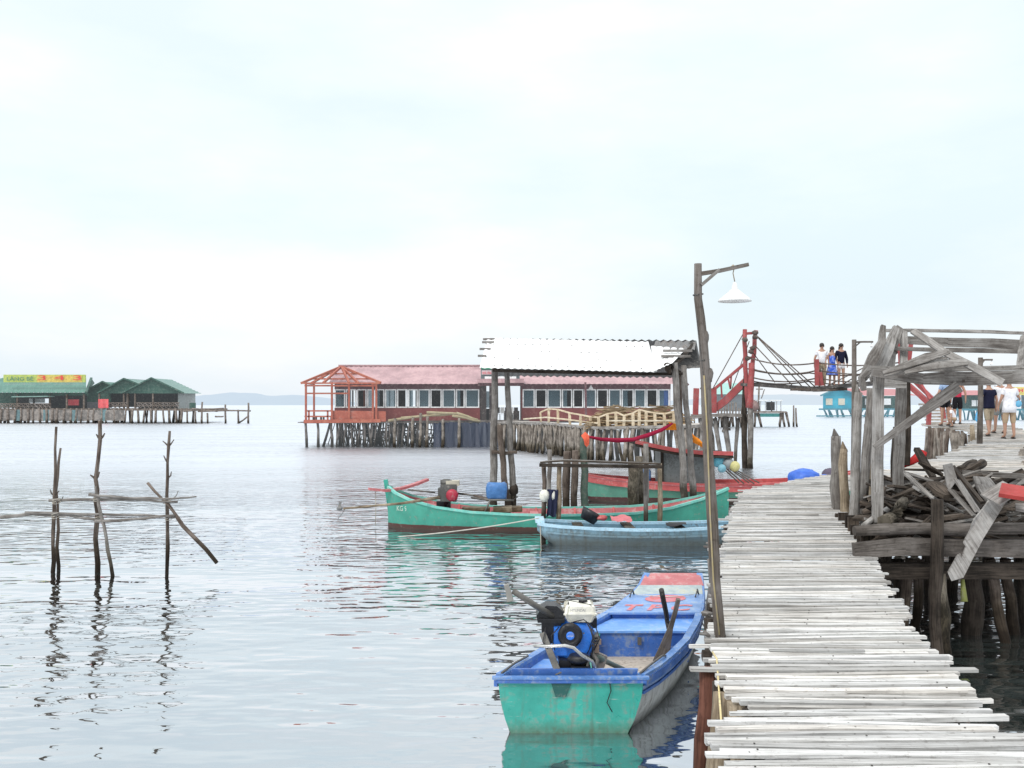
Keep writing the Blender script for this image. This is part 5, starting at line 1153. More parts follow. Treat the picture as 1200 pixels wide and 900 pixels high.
for a, b in zip(ep, ep[1:]):
    n_ = max(1, int((b - a).length / .22))
    for i in range(n_):
        q_ = a.lerp(b, (i + R()) / n_) + Vector((0, .4 + R() * 1.6, 0)); mb.log((q_.x + U(-.3, .3), q_.y, -.4), q_ + Vector((0, 0, -.1)), U(.06, .11), seg=3, n=5, bend=.04)
o = mb.build('inner_piles', M['pilefar'], w3); o['kind'] = 'stuff'
rl = thing('railing', 'pale fresh-wood railing zigzagging along the causeway edge', 'railing', P(710, 500, 41))
tops = [(634, 483), (643, 479), (654, 480), (668, 484), (680, 486), (692, 488.5), (702, 489), (712, 485), (722, 483), (731, 487), (742, 484), (749, 480), (757, 482), (768, 484), (779, 485), (790, 482)]
for k, (px, py) in enumerate(tops):
    d = lerp_tab([(e[0], e[2]) for e in edge], px)[0]; yb = lerp_tab([(e[0], e[1]) for e in edge], px)[0]
    mb = MB(); mb.sweep([P(px, yb, d), P(px + U(-.8, .8), py, d)], .12 if px > 640 else .09, .1, (0, 1, 0)); mb.build('baluster', M['newwood'], rl)
    if k: 
        a = tops[k - 1]; d0 = lerp_tab([(e[0], e[2]) for e in edge], a[0])[0]; mb = MB(); mb.sweep([P(a[0], a[1], d0), P(px, py, d)], .09, .06); mb.build('top_rail', M['newwood'], rl)
mb = MB(); mb.sweep([P(650, 490, 46), P(702, 496, 41.4)], .07, .06); mb.sweep([P(712, 493, 41), P(800, 493, 39.4)], .07, .06); mb.sweep([P(614, 491, 50), P(640, 489, 47), P(668, 492, 44.5)], .08, .07); mb.build('lower_rail', M['newwood'], rl)
mb = MB(); random.seed(3)
for i in range(420):
    u = R(); px = 690 + u * 112; hgt = (.35 + .75 * math.exp(-((px - 725) / 26) ** 2) + .7 * math.exp(-((px - 775) / 22) ** 2)) * R(); c = W(px, U(41.8, 43.5), 1.45 + hgt * .95)
    a = U(-.5, .5); L = U(.4, 1.1); dd = Vector((math.cos(a), U(-.3, .3), math.sin(a) * .5)) * L / 2
    mb.sweep([c - dd, c + dd], U(.03, .07), U(.03, .05))
solo('brushwood_pile', mb, wood('dry_brushwood', (.22, .16, .10), (.50, .39, .26), wet=False, tone=.5), 'heap of dry tan brushwood behind the pale railing', 'brushwood', P(735, 498, 42.5))

# ------------------------------------------------------------------ rope suspension bridge
br = thing('suspension_bridge', 'wooden suspension footbridge with red V-shaped towers and thick rope rails', 'bridge', W(965, 35, 0))
redt_ = paint('red_bridge_paint', (.33, .04, .04), .6, (.25, .12, .11), .4, 2.5, haze=.03)
deckc = paint('dark_bridge_deck', (.045, .038, .036), .8, haze=.02)
ropec = paint('brown_rope', (.10, .075, .065), .8)
def rs(name, pts, w_, mat=redt_, h=None, parent=br): mb = MB(); mb.sweep([P(*p) for p in pts], w_, h or w_, (0, 1, 0) if abs(pts[0][1] - pts[-1][1]) > abs(pts[0][0] - pts[-1][0]) else None); return mb.build(name, mat, parent)
def rl_(name, pts, r, mat=redt_): mb = MB(); mb.log(P(*pts[0]), P(*pts[1]), r, r * .85, seg=6, bend=.01); return mb.build(name, mat, br)
rl_('tower_post', [(876.5, 475, 37), (873, 386, 37)], .095); rl_('tower_post', [(880, 440, 37.3), (886, 387, 37.3)], .095); rl_('tower_post', [(878, 478, 36.8), (880.5, 425, 36.8)], .13)
rl_('tower_post', [(873.5, 552, 37), (874, 440, 37.2)], .12, M['dark']); rl_('tower_post', [(879, 556, 36.8), (878.5, 468, 36.8)], .12, M['grey'])
rs('tower_brace', [(873, 391, 37), (887, 390, 37)], .10); rs('tower_brace', [(872, 420, 37), (883, 419, 37)], .1)
for px, py in ((873, 398), (885, 390), (882, 408), (880, 412), (876, 420), (885, 395)): mb = MB(); mb.blob(P(px, py, 36.8), (.13, .13, .09), 8, 5, .2); mb.build('lashing', ropec, br)
dk = [(876, 450.5, 37), (900, 451.5, 36.6), (930, 454, 36), (950, 455.5, 35.7), (975, 454.5, 35.2), (1000, 451.5, 34.8), (1030, 449, 34), (1062, 446, 33.3)]
mb = MB(); mb.sweep([P(*p) + Vector((0, .5, 0)) for p in dk], 1.1, .11); mb.build('deck', deckc, br)
mb = MB(); mb.sweep([P(p[0], p[1] - 1, p[2]) for p in dk], .08, .10); mb.sweep([P(*p) + Vector((0, 1.05, .03)) for p in dk], .08, .10); mb.build('deck_beam', deckc, br)
mb = MB()
for i in range(9): mb.box(P(936 + i * 6, 457.5 - abs(i - 4) * .3, 35.6), (.25, .9, .09), U(-.2, .2))
mb.build('slack_planks', M['stake'], br)
for (y0, ys, y1, dd) in ((420, 427, 425, 0), (432, 438, 434, 0), (442, 447, 443, 0), (430, 437, 436, 1.0), (444, 449, 446, 1.0)):
    mb = MB(); a, b = P(880, y0, 36.8), P(958, y1, 35.5); pts = [a.lerp(b, i / 8) + Vector((0, dd, -(ys - (y0 + y1) / 2) * .035 * 4 * (i / 8) * (1 - i / 8))) for i in range(9)]
    mb.tube(pts, .028, 6); mb.build('rope_rail', ropec, br)
    mb = MB(); a, b = P(958, y1, 35.5), P(1060, y0 + 4, 33.3); pts = [a.lerp(b, i / 8) + Vector((0, dd, -.12 * 4 * (i / 8) * (1 - i / 8))) for i in range(9)]; mb.tube(pts, .026, 6); mb.build('rope_rail', ropec, br)
for px, sy in ((928, 451), (940, 453), (950, 454), (956, 454)):
    mb = MB(); mb.tube([P(884, 391 if px > 935 else 404, 37), P(px, sy, 35.9)], .022, 5); mb.build('stay_rope', ropec, br)
for px in (1000, 1012, 985, 1022): mb = MB(); mb.tube([P(1058, 408, 33.3), P(px - 15, 452, 35)], .022, 5); mb.build('stay_rope', ropec, br)
mb = MB(); mb.tube([P(880, 410, 37), P(908, 448, 37.3)], .02, 5); mb.build('stay_rope', ropec, br)
mb = MB(); mb.tube([P(872, 389, 37), P(835, 456, 37.5)], .02, 5); mb.build('stay_rope', ropec, br)
mb = MB(); mb.tube([P(878, 400, 37.3), P(858, 455, 38)], .018, 5); mb.build('stay_rope', ropec, br)
rs('rail_post', [(957.5, 452, 35.4), (957, 421, 35.4)], .14); rs('rail_post', [(963, 452, 35.4), (961, 436, 35.4)], .12)
rs('stair_stringer', [(836, 480, 38), (850, 470, 37.8), (862, 458, 37.5), (875, 446, 37.2)], .14, h=.28)
rs('stair_rail', [(836, 457, 37.9), (874, 425, 37.1)], .10); rs('stair_post', [(836, 484, 37.9), (836, 455, 37.9)], .22)
for a, b in (((853, 442), (856, 456)), ((857, 439), (856, 456)), ((872, 446), (873, 425)), ((845, 449), (846, 466))): rs('baluster', [(*a, 37.5), (*b, 37.5)], .06)
for a, b in (((821, 455), (833, 459)), ((823, 467), (836, 463)), ((822, 476), (836, 474))): rs('landing_rail', [(*a, 38.3), (*b, 38)], .07, deckc)
rs('landing_post', [(815, 486, 38.4), (816, 455, 38.4)], .2)
rs('landing', [(812, 489, 38.3), (845, 486, 38), (880, 487, 37.6)], 1.2, M['grey'], h=.12)
for a, b, r in (((850, 488), (858, 535), .11), ((838, 490), (848, 545), .09), ((865, 490), (862, 540), .08), ((822, 490), (820, 540), .09), ((846, 505), (856, 503), .07), ((828, 492), (832, 545), .08)):
    mb = MB(); mb.log(P(*a, 37.8), W(b[0], 37.8, -.3) if b[1] > 520 else P(*b, 37.8), r, seg=4, bend=.02); mb.build('stilt', M['grey'], br)
rs('tower_post', [(1059, 540, 33.3), (1059, 425, 33.3)], .16, M['grey']); rs('tower_post', [(1057, 450, 33.3), (1054, 398, 33.2)], .12); rs('tower_post', [(1062, 450, 33.2), (1068, 398, 33.2)], .12)
rs('stair_stringer', [(1061, 448, 33.2), (1077, 462, 32.6), (1092, 476, 32)], .10, h=.17); rs('stair_stringer', [(1072, 447, 34.2), (1104, 478, 33)], .08, h=.13)
rs('stair_post', [(1088, 498, 31.6), (1089, 478, 31.6)], .12); rs('stair_post', [(1107, 500, 32.3), (1104, 474, 32.3)], .12); rs('stair_rail', [(1064, 425, 33), (1090, 468, 32)], .08)
for i in range(7): mb = MB(); p = P(1100 - i * 1.6, 495.5 - i * 3.6, 32.2 + i * .16); mb.box(p, (.75, .25, .07)); mb.build('stair_tread', M['plank_far'], br)

# ------------------------------------------------------------------ far houses
def stilts(t, x0, x1, y0, y1, n, z, r, mat, name='stilt', lean=.3):
    for i in range(n):
        x, y = x0 + (x1 - x0) * (i + U(.1, .9)) / n, (y0 if i % 2 else U(y0, y1))
        mb = MB(); mb.log((x + U(-lean, lean), y, -.4), (x, y, z), r * U(.8, 1.3), seg=3, n=5, bend=.02); mb.build(name, mat, t)
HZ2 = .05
gwall = paint('dark_green_wall', (.018, .085, .062), .7, haze=HZ2); groof = paint('green_tin_roof', (.07, .20, .155), .6, (.15, .28, .23), .4, .4, haze=HZ2); groof2 = paint('lighter_green_roof', (.17, .30, .265), .6, haze=HZ2)
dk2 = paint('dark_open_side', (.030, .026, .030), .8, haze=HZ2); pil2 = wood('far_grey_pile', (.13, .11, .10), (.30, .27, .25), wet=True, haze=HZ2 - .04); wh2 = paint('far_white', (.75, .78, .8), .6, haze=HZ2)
def bx2(mb, px0, px1, py0, py1, D, dep): a, b = P(px0, py1, D), P(px1, py0, D); boxx(mb, a.x, b.x, D, D + dep, a.z, b.z)
D = 128
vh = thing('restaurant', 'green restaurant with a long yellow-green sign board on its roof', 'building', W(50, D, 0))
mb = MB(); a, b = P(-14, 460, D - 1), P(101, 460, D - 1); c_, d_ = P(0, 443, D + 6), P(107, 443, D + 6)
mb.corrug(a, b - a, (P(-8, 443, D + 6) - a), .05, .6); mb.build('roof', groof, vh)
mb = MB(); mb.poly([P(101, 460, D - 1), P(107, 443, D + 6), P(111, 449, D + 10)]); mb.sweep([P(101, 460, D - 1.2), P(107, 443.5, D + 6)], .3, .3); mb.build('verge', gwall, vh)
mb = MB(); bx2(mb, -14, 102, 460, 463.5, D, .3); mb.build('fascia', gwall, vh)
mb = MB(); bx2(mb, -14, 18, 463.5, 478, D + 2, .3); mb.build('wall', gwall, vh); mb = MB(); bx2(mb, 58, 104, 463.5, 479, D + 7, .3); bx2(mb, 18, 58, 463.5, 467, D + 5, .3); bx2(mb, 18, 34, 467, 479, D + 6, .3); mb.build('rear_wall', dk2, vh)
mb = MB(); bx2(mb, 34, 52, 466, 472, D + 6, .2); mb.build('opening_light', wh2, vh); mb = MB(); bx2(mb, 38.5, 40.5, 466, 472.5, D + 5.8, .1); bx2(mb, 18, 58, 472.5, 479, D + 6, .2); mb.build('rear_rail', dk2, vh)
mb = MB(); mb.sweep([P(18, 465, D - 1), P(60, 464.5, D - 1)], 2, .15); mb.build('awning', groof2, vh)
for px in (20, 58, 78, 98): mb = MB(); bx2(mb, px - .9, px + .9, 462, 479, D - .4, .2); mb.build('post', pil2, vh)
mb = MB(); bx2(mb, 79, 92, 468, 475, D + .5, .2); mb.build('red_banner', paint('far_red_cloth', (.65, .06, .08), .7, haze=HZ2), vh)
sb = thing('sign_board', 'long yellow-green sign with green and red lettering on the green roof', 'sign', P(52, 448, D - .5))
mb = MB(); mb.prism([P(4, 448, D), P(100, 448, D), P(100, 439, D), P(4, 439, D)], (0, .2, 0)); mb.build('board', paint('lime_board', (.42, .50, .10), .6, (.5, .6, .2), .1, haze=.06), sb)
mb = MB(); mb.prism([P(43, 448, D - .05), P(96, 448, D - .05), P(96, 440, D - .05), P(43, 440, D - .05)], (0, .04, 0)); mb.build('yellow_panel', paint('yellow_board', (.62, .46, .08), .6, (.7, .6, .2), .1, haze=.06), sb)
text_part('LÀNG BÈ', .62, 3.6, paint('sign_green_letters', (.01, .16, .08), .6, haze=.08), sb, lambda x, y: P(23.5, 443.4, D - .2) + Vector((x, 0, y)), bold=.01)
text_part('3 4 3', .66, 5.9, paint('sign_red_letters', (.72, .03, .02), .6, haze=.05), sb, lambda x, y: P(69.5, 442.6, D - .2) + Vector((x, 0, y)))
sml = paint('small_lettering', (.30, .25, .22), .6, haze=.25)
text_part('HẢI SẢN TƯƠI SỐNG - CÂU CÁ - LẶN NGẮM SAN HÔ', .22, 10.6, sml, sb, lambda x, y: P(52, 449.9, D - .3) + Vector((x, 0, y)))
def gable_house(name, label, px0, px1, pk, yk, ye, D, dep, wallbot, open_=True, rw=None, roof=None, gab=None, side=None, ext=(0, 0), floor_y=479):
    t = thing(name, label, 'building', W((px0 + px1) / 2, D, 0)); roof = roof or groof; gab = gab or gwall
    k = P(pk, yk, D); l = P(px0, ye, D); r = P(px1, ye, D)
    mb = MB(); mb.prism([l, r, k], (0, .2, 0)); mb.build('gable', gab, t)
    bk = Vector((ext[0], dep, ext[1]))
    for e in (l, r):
        mb = MB(); mb.corrug(*( (e + Vector((0, -.4, 0)), k - e, bk) if e is l else (k + Vector((0, -.4, 0)), e - k, bk)), .04, .5); mb.build('roof', roof if e is r else groof, t)  # right slope takes the given roof colour, left slope keeps the base green
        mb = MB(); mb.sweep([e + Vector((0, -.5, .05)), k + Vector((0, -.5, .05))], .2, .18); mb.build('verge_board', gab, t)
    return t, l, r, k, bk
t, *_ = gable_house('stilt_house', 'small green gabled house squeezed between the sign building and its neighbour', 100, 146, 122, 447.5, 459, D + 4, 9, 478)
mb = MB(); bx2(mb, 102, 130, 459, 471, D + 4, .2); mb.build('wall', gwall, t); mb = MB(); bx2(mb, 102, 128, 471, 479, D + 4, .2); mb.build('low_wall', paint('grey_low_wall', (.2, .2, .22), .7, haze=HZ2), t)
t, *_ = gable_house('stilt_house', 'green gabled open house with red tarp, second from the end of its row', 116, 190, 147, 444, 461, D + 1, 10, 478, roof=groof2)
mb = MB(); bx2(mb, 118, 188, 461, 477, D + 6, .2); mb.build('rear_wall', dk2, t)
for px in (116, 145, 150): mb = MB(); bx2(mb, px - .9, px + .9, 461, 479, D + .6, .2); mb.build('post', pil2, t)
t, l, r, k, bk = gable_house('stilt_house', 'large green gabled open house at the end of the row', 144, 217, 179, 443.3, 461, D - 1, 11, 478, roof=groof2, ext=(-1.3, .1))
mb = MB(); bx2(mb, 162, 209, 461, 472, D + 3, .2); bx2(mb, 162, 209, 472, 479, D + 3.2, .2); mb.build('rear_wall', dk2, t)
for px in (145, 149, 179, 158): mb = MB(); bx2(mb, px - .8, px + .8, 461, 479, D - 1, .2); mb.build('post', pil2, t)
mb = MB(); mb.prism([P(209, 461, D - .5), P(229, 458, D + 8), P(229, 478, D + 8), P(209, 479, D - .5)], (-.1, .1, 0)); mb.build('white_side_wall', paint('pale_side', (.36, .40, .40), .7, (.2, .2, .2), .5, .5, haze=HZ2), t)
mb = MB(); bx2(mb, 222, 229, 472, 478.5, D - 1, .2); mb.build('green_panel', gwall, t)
# jetty under the row
vj = thing('jetty', 'long low jetty with grey screens under the green houses', 'jetty', W(110, D, 0))
mb = MB(); a, b = P(-20, 479, D - 3), P(232, 479, D - 3); boxx(mb, a.x, b.x, D - 3, D + 10, a.z - .25, a.z); mb.build('decking', pil2, vj)
scr = paint('grey_screen_cloth', (.15, .135, .125), .85, (.32, .28, .25), .6, .5, haze=HZ2)
for i in range(24):
    px = -16 + i * 6.7
    mb = MB(); bx2(mb, px - .4, px + 7.2, 480 + U(-.5, .5), 493.3 + U(-.6, .4), D - 3.2 - i * .015, .1); o = mb.build('screen_panel', scr if i % 5 else paint('teal_screen', (.10, .2, .22), .8, haze=HZ2), vj)
stilts(vj, Xp(-15, D), Xp(232, D), D - 3.4, D + 6, 70, 2.0, .16, pil2)
for a, b in (((225, 479), (255, 482)), ((232, 482), (294, 481.5)), ((215, 482), (262, 478.5)), ((252, 488), (262, 488)), ((278, 497), (292, 487))):
    mb = MB(); mb.log(P(*a, D - 4), P(*b, D - 4), .12, seg=4, n=5); mb.build('pole', pil2, vj)
for px, y0 in ((237, 471), (264, 474), (279, 480), (291, 472), (243, 484), (229, 482)):
    mb = MB(); mb.log(W(px, D - 4, -.4), P(px, y0, D - 4), .15, seg=4, n=5); mb.build('stake', pil2, vj)
random.seed(12)
for (x0, x1, y0, y1) in ((160, 210, 472, 478), (-5, 60, 473, 479), (120, 150, 472, 478)):
    t = thing('railing', {160: 'crossed-lath railing in front of the end green house', -5: 'low grey railing below the yellow-green sign', 120: 'railing beside the red tarp at the green houses'}[x0], 'railing', P((x0 + x1) / 2, y1, D - 2))
    for y in (y0, (y0 + y1) / 2):
        mb = MB(); mb.sweep([P(x0, y, D - 2.6), P(x1, y, D - 2.6)], .1, .1); mb.build('rail', pil2, t)
    mb = MB(); n_ = int((x1 - x0) / 5)
    for i in range(n_):
        xa = x0 + (x1 - x0) * i / n_; xb = x0 + (x1 - x0) * (i + 1) / n_; mb.sweep([P(xa, y1, D - 2.6), P(xb, y0, D - 2.6)], .1, .1); mb.sweep([P(xa, y0, D - 2.7), P(xb, y1, D - 2.7)], .1, .1)
    mb.build('lattice', pil2, t)
mb = MB(); mb.loft([[P(115 + i * 2, 468 + U(-.5, .5), D - 3 + .2 * math.sin(i * 2)), P(115 + i * 2, 478 + U(-1, 1), D - 3.1 + .2 * math.sin(i * 2))] for i in range(7)]); solo('tarp', mb, paint('red_tarp', (.75, .05, .06), .7, haze=.1), 'red tarp hanging on the railing of the green houses', 'tarp', P(121, 472, D - 3))

# turquoise house row on the far side of the bridge
D = 185; HZ3 = .08
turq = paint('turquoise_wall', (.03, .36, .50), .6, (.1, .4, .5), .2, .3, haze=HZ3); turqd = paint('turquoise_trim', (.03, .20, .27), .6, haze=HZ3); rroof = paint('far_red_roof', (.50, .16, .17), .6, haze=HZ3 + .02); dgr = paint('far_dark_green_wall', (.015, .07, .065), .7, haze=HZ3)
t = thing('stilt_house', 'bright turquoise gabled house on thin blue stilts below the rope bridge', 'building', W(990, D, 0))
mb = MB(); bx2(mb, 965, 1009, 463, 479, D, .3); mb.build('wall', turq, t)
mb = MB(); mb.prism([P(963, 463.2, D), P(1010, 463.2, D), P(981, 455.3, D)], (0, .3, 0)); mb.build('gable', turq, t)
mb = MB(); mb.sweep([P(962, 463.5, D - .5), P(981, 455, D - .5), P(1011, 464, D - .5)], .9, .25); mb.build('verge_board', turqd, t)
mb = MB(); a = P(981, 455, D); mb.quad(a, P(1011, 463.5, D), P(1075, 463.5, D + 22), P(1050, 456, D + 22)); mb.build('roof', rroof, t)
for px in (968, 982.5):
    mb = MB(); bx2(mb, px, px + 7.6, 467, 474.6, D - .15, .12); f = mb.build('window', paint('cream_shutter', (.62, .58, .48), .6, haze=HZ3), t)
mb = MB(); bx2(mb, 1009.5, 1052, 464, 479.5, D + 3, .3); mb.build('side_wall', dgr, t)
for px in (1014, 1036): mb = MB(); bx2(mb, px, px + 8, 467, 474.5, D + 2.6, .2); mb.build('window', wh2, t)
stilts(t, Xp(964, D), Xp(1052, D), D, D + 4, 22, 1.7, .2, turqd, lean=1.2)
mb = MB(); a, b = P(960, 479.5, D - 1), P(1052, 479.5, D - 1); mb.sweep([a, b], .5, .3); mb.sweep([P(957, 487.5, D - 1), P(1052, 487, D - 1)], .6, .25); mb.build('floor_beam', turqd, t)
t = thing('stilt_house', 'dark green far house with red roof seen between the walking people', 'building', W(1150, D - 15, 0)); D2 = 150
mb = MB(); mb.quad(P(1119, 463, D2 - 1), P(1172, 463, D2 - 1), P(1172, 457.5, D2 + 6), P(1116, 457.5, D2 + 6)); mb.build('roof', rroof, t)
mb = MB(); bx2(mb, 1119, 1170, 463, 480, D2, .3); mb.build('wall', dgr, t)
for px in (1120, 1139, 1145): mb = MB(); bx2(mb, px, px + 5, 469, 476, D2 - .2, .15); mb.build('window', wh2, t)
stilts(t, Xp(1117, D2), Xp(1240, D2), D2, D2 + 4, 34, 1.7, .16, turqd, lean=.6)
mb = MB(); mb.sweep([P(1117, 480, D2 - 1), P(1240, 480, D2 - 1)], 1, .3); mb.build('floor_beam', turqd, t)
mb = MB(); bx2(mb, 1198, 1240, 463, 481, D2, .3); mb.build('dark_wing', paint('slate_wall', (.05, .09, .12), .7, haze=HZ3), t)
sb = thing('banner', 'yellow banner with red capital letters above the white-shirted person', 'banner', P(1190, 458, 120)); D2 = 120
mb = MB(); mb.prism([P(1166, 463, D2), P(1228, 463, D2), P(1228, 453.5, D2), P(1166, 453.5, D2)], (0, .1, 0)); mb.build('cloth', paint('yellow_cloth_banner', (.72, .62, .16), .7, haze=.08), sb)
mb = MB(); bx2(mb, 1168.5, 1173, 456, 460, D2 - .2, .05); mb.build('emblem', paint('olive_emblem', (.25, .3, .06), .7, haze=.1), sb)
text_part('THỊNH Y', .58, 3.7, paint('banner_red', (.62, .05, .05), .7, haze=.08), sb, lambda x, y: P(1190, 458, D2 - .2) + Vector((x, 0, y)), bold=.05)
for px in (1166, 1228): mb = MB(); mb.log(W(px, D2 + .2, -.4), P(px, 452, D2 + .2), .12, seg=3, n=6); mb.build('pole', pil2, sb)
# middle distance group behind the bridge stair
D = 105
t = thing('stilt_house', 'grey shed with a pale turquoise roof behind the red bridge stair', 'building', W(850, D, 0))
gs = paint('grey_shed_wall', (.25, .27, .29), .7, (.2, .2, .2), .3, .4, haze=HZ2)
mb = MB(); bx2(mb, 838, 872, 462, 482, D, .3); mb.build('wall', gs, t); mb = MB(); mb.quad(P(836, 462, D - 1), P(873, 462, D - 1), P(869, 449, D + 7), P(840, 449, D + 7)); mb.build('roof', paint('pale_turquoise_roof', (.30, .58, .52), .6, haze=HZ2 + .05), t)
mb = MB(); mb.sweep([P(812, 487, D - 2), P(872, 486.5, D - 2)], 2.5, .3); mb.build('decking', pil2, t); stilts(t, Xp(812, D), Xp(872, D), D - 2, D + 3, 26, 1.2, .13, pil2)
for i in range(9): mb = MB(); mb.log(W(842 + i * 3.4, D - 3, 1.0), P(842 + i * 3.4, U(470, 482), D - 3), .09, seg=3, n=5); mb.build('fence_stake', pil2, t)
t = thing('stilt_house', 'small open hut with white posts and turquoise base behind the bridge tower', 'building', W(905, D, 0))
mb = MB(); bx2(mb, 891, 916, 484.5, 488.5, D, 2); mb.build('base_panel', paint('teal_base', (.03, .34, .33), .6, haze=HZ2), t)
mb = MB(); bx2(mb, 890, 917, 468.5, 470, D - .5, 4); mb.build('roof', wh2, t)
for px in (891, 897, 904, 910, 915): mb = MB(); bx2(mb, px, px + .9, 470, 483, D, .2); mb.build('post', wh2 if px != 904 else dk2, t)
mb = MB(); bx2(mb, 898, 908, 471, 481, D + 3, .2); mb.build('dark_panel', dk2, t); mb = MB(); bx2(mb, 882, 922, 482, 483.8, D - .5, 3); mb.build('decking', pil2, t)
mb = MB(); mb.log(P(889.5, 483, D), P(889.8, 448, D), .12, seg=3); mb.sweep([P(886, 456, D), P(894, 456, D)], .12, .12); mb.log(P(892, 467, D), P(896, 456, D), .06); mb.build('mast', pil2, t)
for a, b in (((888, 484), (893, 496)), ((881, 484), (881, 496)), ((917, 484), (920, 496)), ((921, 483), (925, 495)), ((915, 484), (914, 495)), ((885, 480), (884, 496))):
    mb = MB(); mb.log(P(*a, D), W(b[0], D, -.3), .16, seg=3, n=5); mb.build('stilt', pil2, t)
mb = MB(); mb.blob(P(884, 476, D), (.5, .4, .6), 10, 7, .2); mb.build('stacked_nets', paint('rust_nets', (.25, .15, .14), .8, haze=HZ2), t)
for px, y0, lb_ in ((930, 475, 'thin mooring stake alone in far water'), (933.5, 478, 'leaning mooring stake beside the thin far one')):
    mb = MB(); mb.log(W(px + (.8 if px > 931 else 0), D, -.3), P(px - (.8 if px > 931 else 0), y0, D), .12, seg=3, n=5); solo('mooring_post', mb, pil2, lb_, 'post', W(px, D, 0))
# ------------------------------------------------------------------ people
SKIN = paint('skin_tone', (.42, .24, .17), .55, (.38, .2, .14), .1, 20, var=.06, bumpk=0)
HAIR = paint('dark_hair', (.02, .014, .011), .5, (.05, .03, .02), .2, 30)
def skin_obj(name, chain, edges, mat, parent, root=0, sub=1):
    me = bpy.data.meshes.new(name); me.from_pydata([c[0] for c in chain], edges, []); o = bpy.data.objects.new(name, me); COL.objects.link(o)
    m = o.modifiers.new('Skin', 'SKIN'); m.use_smooth_shade = True
    for i, c in enumerate(chain):
        r = c[1]; me.skin_vertices[0].data[i].radius = (r, r) if isinstance(r, (int, float)) else r
        me.skin_vertices[0].data[i].use_root = (i == root)
    s = o.modifiers.new('Sub', 'SUBSURF'); s.levels = sub; s.render_levels = sub
    dg = bpy.context.evaluated_depsgraph_get(); me2 = bpy.data.meshes.new_from_object(o.evaluated_get(dg)); bpy.data.objects.remove(o)
    for p in me2.polygons: p.use_smooth = True
    me2.materials.clear(); me2.materials.append(mat); me2.name = name
    o = bpy.data.objects.new(name, me2); COL.objects.link(o); o.parent = parent; return o
def person(label, loc, h, face, shirt, bottom, skirt=False, arms=((.06, -.02), (.06, -.02)), legs=(0, 0), hair_long=False, shirt_len=.90, short_len=.52, sleeve=.6, crouch=False, head_turn=0, group=None, shirt_w=1.0, lean=0, shoes=None, hem=None):
    """face: heading in degrees, 0 looks away from the camera (+Y), 180 towards it"""
    t = thing('person', label, 'person', loc, group); t.rotation_euler.z = math.radians(face); s = h / 1.70; t.scale = (s, s, s)
    ORI[t.name] = Vector((0, 0, 0))
    V = []
    def v(x, y, z, r): V.append(((x, y, z), r)); return len(V) - 1
    E = []
    ln = lean
    if crouch: hipz, chz, sh_y = .42, .72, .18
    else: hipz, chz, sh_y = .90, 1.25, ln
    pel = v(0, -.02 if crouch else 0, hipz, (.135, .10)); bel = v(0, .03 + ln * .4 if not crouch else .06, hipz + .15, (.125, .095)); ch = v(0, sh_y * .8, chz, (.145, .105)); nb = v(0, sh_y, chz + .17, (.08, .07)); nk = v(0, sh_y + .01, chz + .25, .05); hd = v(0, sh_y + .03, chz + .335, (.075, .085)); ht = v(0, sh_y + .02, chz + .415, (.068, .080))
    E += [(pel, bel), (bel, ch), (ch, nb), (nb, nk), (nk, hd), (hd, ht)]
    joints = {}
    for k, sd in ((0, -1), (1, 1)):
        ax, ay = arms[k]
        s1 = v(sd * .155, sh_y, chz + .13, .058); 
        el = v(sd * (.20 + ax), sh_y - .02 + ay * .6, chz - .13, .042); wr = v(sd * (.20 + ax * 1.2), sh_y + .03 + ay * 2.2, chz - .36 + max(0, ay) * .9, .028)
        hv = (V[wr][0][0], V[wr][0][1] + .01, V[wr][0][2] - .07); hn = v(*hv, (.022, .034))
        E += [(nb, s1), (s1, el), (el, wr), (wr, hn)]
        for f in range(4):
            a = v(hv[0] + .004 * sd, hv[1] + (f - 1.5) * .018, hv[2] - .055 + abs(f - 1.5) * .004, .008); b = v(hv[0] - .006 * sd, hv[1] + (f - 1.5) * .018, hv[2] - .095 + abs(f - 1.5) * .008, .007); E += [(hn, a), (a, b)]
        a = v(hv[0] - sd * .004, hv[1] + .045, hv[2] - .01, .010); b = v(hv[0] - sd * .01, hv[1] + .055, hv[2] - .045, .008); E += [(hn, a), (a, b)]
        joints[k] = (s1, el, wr, hn)
        fy = legs[k]
        if crouch:
            hp = v(sd * .09, 0, hipz - .02, .09); kn = v(sd * .14, .34, .46, .06); an = v(sd * .12, .08, .08, .04); to = v(sd * .13, .22, .035, .035)
        else:
            hp = v(sd * .085, 0, hipz - .06, .092); kn = v(sd * .095, fy * .5 + .02, .49, .060); an = v(sd * .10, fy, .085, .038); to = v(sd * .11, fy + .14, .035, (.04, .028))
        E += [(pel, hp), (hp, kn), (kn, an), (an, to)]
        joints[k] += (hp, kn, an, to)
    body = skin_obj('body', V, E, SKIN, t, pel, 1)
    # shirt
    S = []; F_ = []
    def sv(i, g, dz=0): S.append(((V[i][0][0], V[i][0][1], V[i][0][2] + dz), tuple(q + g for q in (V[i][1] if isinstance(V[i][1], tuple) else (V[i][1],) * 2)))); return len(S) - 1
    a = sv(pel, .030 * shirt_w, (-.075 + (shirt_len - .90)) if not skirt else .02); b = sv(bel, .026 * shirt_w); c = sv(ch, .022 * shirt_w); d = sv(nb, .012); F_ += [(a, b), (b, c), (c, d)]
    if sleeve > 0:
        for k in (0, 1):
            s1, el = joints[k][0], joints[k][1]; p = sv(s1, .020); q0, q1 = Vector(V[s1][0]), Vector(V[el][0]); m_ = q0.lerp(q1, sleeve); S.append((tuple(m_), (.064, .064))); F_ += [(d, p), (p, len(S) - 1)]
            if sleeve > 1:
                S.append((V[joints[k][2]][0], (.038, .038))); F_.append((len(S) - 2, len(S) - 1))
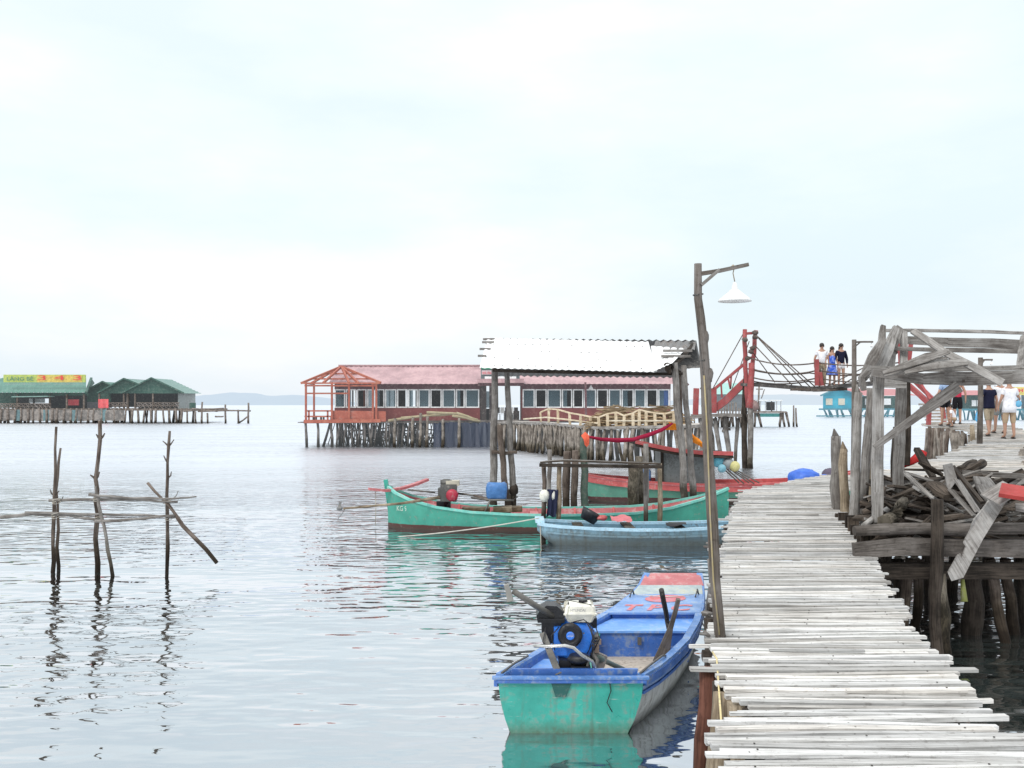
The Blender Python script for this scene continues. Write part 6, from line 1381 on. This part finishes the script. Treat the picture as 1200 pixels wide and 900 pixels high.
    S[0] = (S[0][0], S[0][1]); skin_obj('shirt', S, F_, shirt, t, 0, 1)
    if hem:
        mb = MB(); rings = []
        for (z, rx, ry) in ((chz - .02, .165, .125), (hipz + .12, .170, .130), (hipz, .182, .142), (hem, .190, .150), (hem, .170, .130)): rings.append([Vector((rx * (1 + .03 * math.sin(k * 2.3 + z * 9)) * math.cos(k * PI / 10), ry * (1 + .04 * math.sin(k * 1.7)) * math.sin(k * PI / 10) + .01, z)) for k in range(20)])
        mb.loft(rings, closed=True); o = mb.build('shirt_hem', shirt, None); o.parent = t; o.location = (0, 0, 0)
    if skirt:
        mb = MB(); rings = []; z0 = hipz + .12
        for (z, r) in ((z0, .135), (hipz, .165), (hipz - .18, .20), (short_len, .25)): rings.append([Vector((r * (1 + .07 * math.sin(k * 2.1)) * math.cos(k * PI / 10), r * .8 * math.sin(k * PI / 10), z)) for k in range(20)])
        mb.loft([[q for q in r] for r in rings], closed=True); o = mb.build('skirt', bottom, None); o.parent = t; o.location = (0, 0, 0)
    else:
        S = []; F_ = []
        p0 = sv(pel, .012, .0); p1_ = sv(pel, .006, .13); F_.append((p0, p1_))
        for k in (0, 1):
            hp, kn = joints[k][4], joints[k][5]; q0, q1 = Vector(V[hp][0]), Vector(V[kn][0]); u = (V[hp][0][2] - short_len) / max(.01, V[hp][0][2] - V[kn][0][2]) if not crouch else .8
            h_ = sv(hp, .018); F_.append((p0, h_)); m_ = q0.lerp(q1, u) if u <= 1 else q1.lerp(Vector(V[joints[k][6]][0]), min(1, u - 1)); 
            if u > 1: S.append((tuple(q1), (.078, .078))); F_.append((h_, len(S) - 1)); S.append((tuple(m_), (.062, .062))); F_.append((len(S) - 2, len(S) - 1))
            else: S.append((tuple(m_), (.095, .095))); F_.append((h_, len(S) - 1))
        skin_obj('shorts', S, F_, bottom, t, 0, 1)
    hc = Vector(V[hd][0]); mb = MB(); n0 = 0
    mb.blob(hc + Vector((0, -.022, .045)), (.094, .108, .098), 14, 10, .03)
    if hair_long: mb.blob(hc + Vector((0, -.062, -.07)), (.098, .055, .15), 12, 8, .06)
    o = mb.build('hair', HAIR, None); o.parent = t; o.location = (0, 0, 0)
    # face: eyes, nose, mouth, ears
    mb = MB()
    for sd in (-1, 1): mb.blob(hc + Vector((sd * .031, .088, .022)), (.010, .007, .007), 8, 5)
    mb.build('eyes', HAIR, None).parent = t
    mb = MB(); mb.blob(hc + Vector((0, .104, -.008)), (.012, .018, .022), 8, 6)
    for sd in (-1, 1): mb.blob(hc + Vector((sd * .083, .0, .0)), (.010, .02, .03), 8, 6)
    mb.build('nose_and_ears', SKIN, None).parent = t
    mb = MB(); mb.blob(hc + Vector((0, .090, -.045)), (.022, .010, .006), 8, 5); mb.build('mouth', paint('lips', (.35, .1, .09), .5), None).parent = t
    # shoes / sandals
    for k in (0, 1):
        an, to = Vector(V[joints[k][6]][0]), Vector(V[joints[k][7]][0]); c = an.lerp(to, .45); mb = MB(); mb.blob(Vector((c.x, c.y, .022)), (.048, .125, .026), 12, 6); mb.build('sandal', shoes or HAIR, None).parent = t
    return t, V, joints
navy = fabric('navy_shirt', (.012, .013, .035)); whites = fabric('white_shirt', (.80, .80, .84)); khaki = fabric('khaki_cloth', (.36, .30, .22)); sand = fabric('sand_cloth', (.42, .31, .21)); blk = fabric('black_cloth', (.012, .012, .015)); lblue = fabric('light_blue_shirt', (.30, .40, .58)); bdress = paint('cobalt_dress', (.02, .10, .60), .8, (.6, .65, .8), .45, 9); greyc = fabric('grey_cloth', (.26, .27, .27)); redc = fabric('red_cloth', (.50, .04, .08))
def wp(px, D, z): return W(px, D, z)
dz = 3.14
def bridge_z(px): 
    a = lerp_tab([(p[0], p[1], p[2]) for p in dk], px); return P(px, a[0], a[1]).z + .06
for px, kw in ((963, dict(label='person in white polo shirt and beige trousers on the rope bridge', h=1.66, face=172, shirt=whites, bottom=khaki, short_len=.12)),
               (975, dict(label='person in a cobalt blue dress on the rope bridge between two companions', h=1.52, face=185, shirt=bdress, bottom=bdress, skirt=True, hair_long=True, sleeve=0, arms=((.02, .02), (.10, .05)))),
               (985.5, dict(label='person in dark jacket and white shorts on the rope bridge', h=1.60, face=188, shirt=navy, bottom=whites, hair_long=True, sleeve=1.1, short_len=.64))):
    z = bridge_z(px); person(loc=wp(px, 35.25 + .35, z - .02), **kw)
G = 'people walking on the far walkway'
person('person in light blue shirt and black shorts at the bridge stair', wp(1108, 30.9, 1.80), 1.62, 15, lblue, blk, legs=(.05, -.08), short_len=.60, arms=((.05, .1), (.12, .05)), group=G)
person('person with long dark hair in a red and dark outfit beside the black shorts', wp(1122, 32.2, 1.84), 1.62, -10, redc, blk, hair_long=True, short_len=.5, sleeve=0, group=G)
person('small crouching child in a white top by the adults at the stair', wp(1119, 30.6, 1.77), 1.05, 60, whites, sand, crouch=True, group=G)
person('person in grey shorts partly hidden behind the navy and white shirts', wp(1172, 28.9, 1.62), 1.70, 5, whites, greyc, legs=(.1, -.1), group=G)
tn, Vn, Jn = person('person in navy T-shirt and khaki shorts carrying a light blue plastic bag', wp(1159, 28.2, 1.56), 1.66, 8, navy, khaki, legs=(-.16, .14), short_len=.46, shirt_len=.84, arms=((.10, .0), (.05, .0)), shirt_w=1.7, hem=.84, group=G)
tw_, Vw, Jw = person('person in a loose white T-shirt and tan shorts on the far walkway', wp(1183, 27.4, 1.50), 1.76, 0, whites, sand, legs=(.06, -.06), short_len=.42, arms=((.03, .05), (.12, .14)), shirt_w=1.9, shirt_len=.86, hem=.74, group=G)
# hats are not shown; the bag hangs from the hand of the navy-shirted figure
hn = Vector(Vn[Jn[0][3]][0]) * (1.66 / 1.7); a = math.radians(8); hw = Vector((hn.x * math.cos(a) - hn.y * math.sin(a), hn.x * math.sin(a) + hn.y * math.cos(a), hn.z)) + tn.location
mb = MB(); mb.loft([[hw + Vector((.03 * math.cos(k * PI / 5), .02 * math.sin(k * PI / 5), -.06)) for k in range(10)], [hw + Vector((.09 * math.cos(k * PI / 5), .05 * math.sin(k * PI / 5), -.15)) for k in range(10)], [hw + Vector((.11 * math.cos(k * PI / 5), .06 * math.sin(k * PI / 5), -.32)) for k in range(10)], [hw + Vector((.07 * math.cos(k * PI / 5), .05 * math.sin(k * PI / 5), -.38)) for k in range(10)]], closed=True)
solo('plastic_bag', mb, paint('sky_blue_plastic', (.08, .42, .75), .35), 'light blue plastic bag held by the person in navy', 'bag', hw)
ws = wp(1183, 27.4, 1.50)
mb = MB(); mb.blob(ws + Vector((.24, -.05, 1.02)), (.10, .04, .10), 14, 9, .04); mb.tube([ws + Vector((.24, -.05, 1.1)), ws + Vector((.23, -.02, 1.2))], .008, 5); solo('drinking_bottle', mb, paint('blue_bottle', (.10, .38, .60), .25), 'round blue bottle hanging at the white shirt of the hindmost person', 'bottle', ws + Vector((.24, 0, 1)))
bpy.context.view_layer.update()
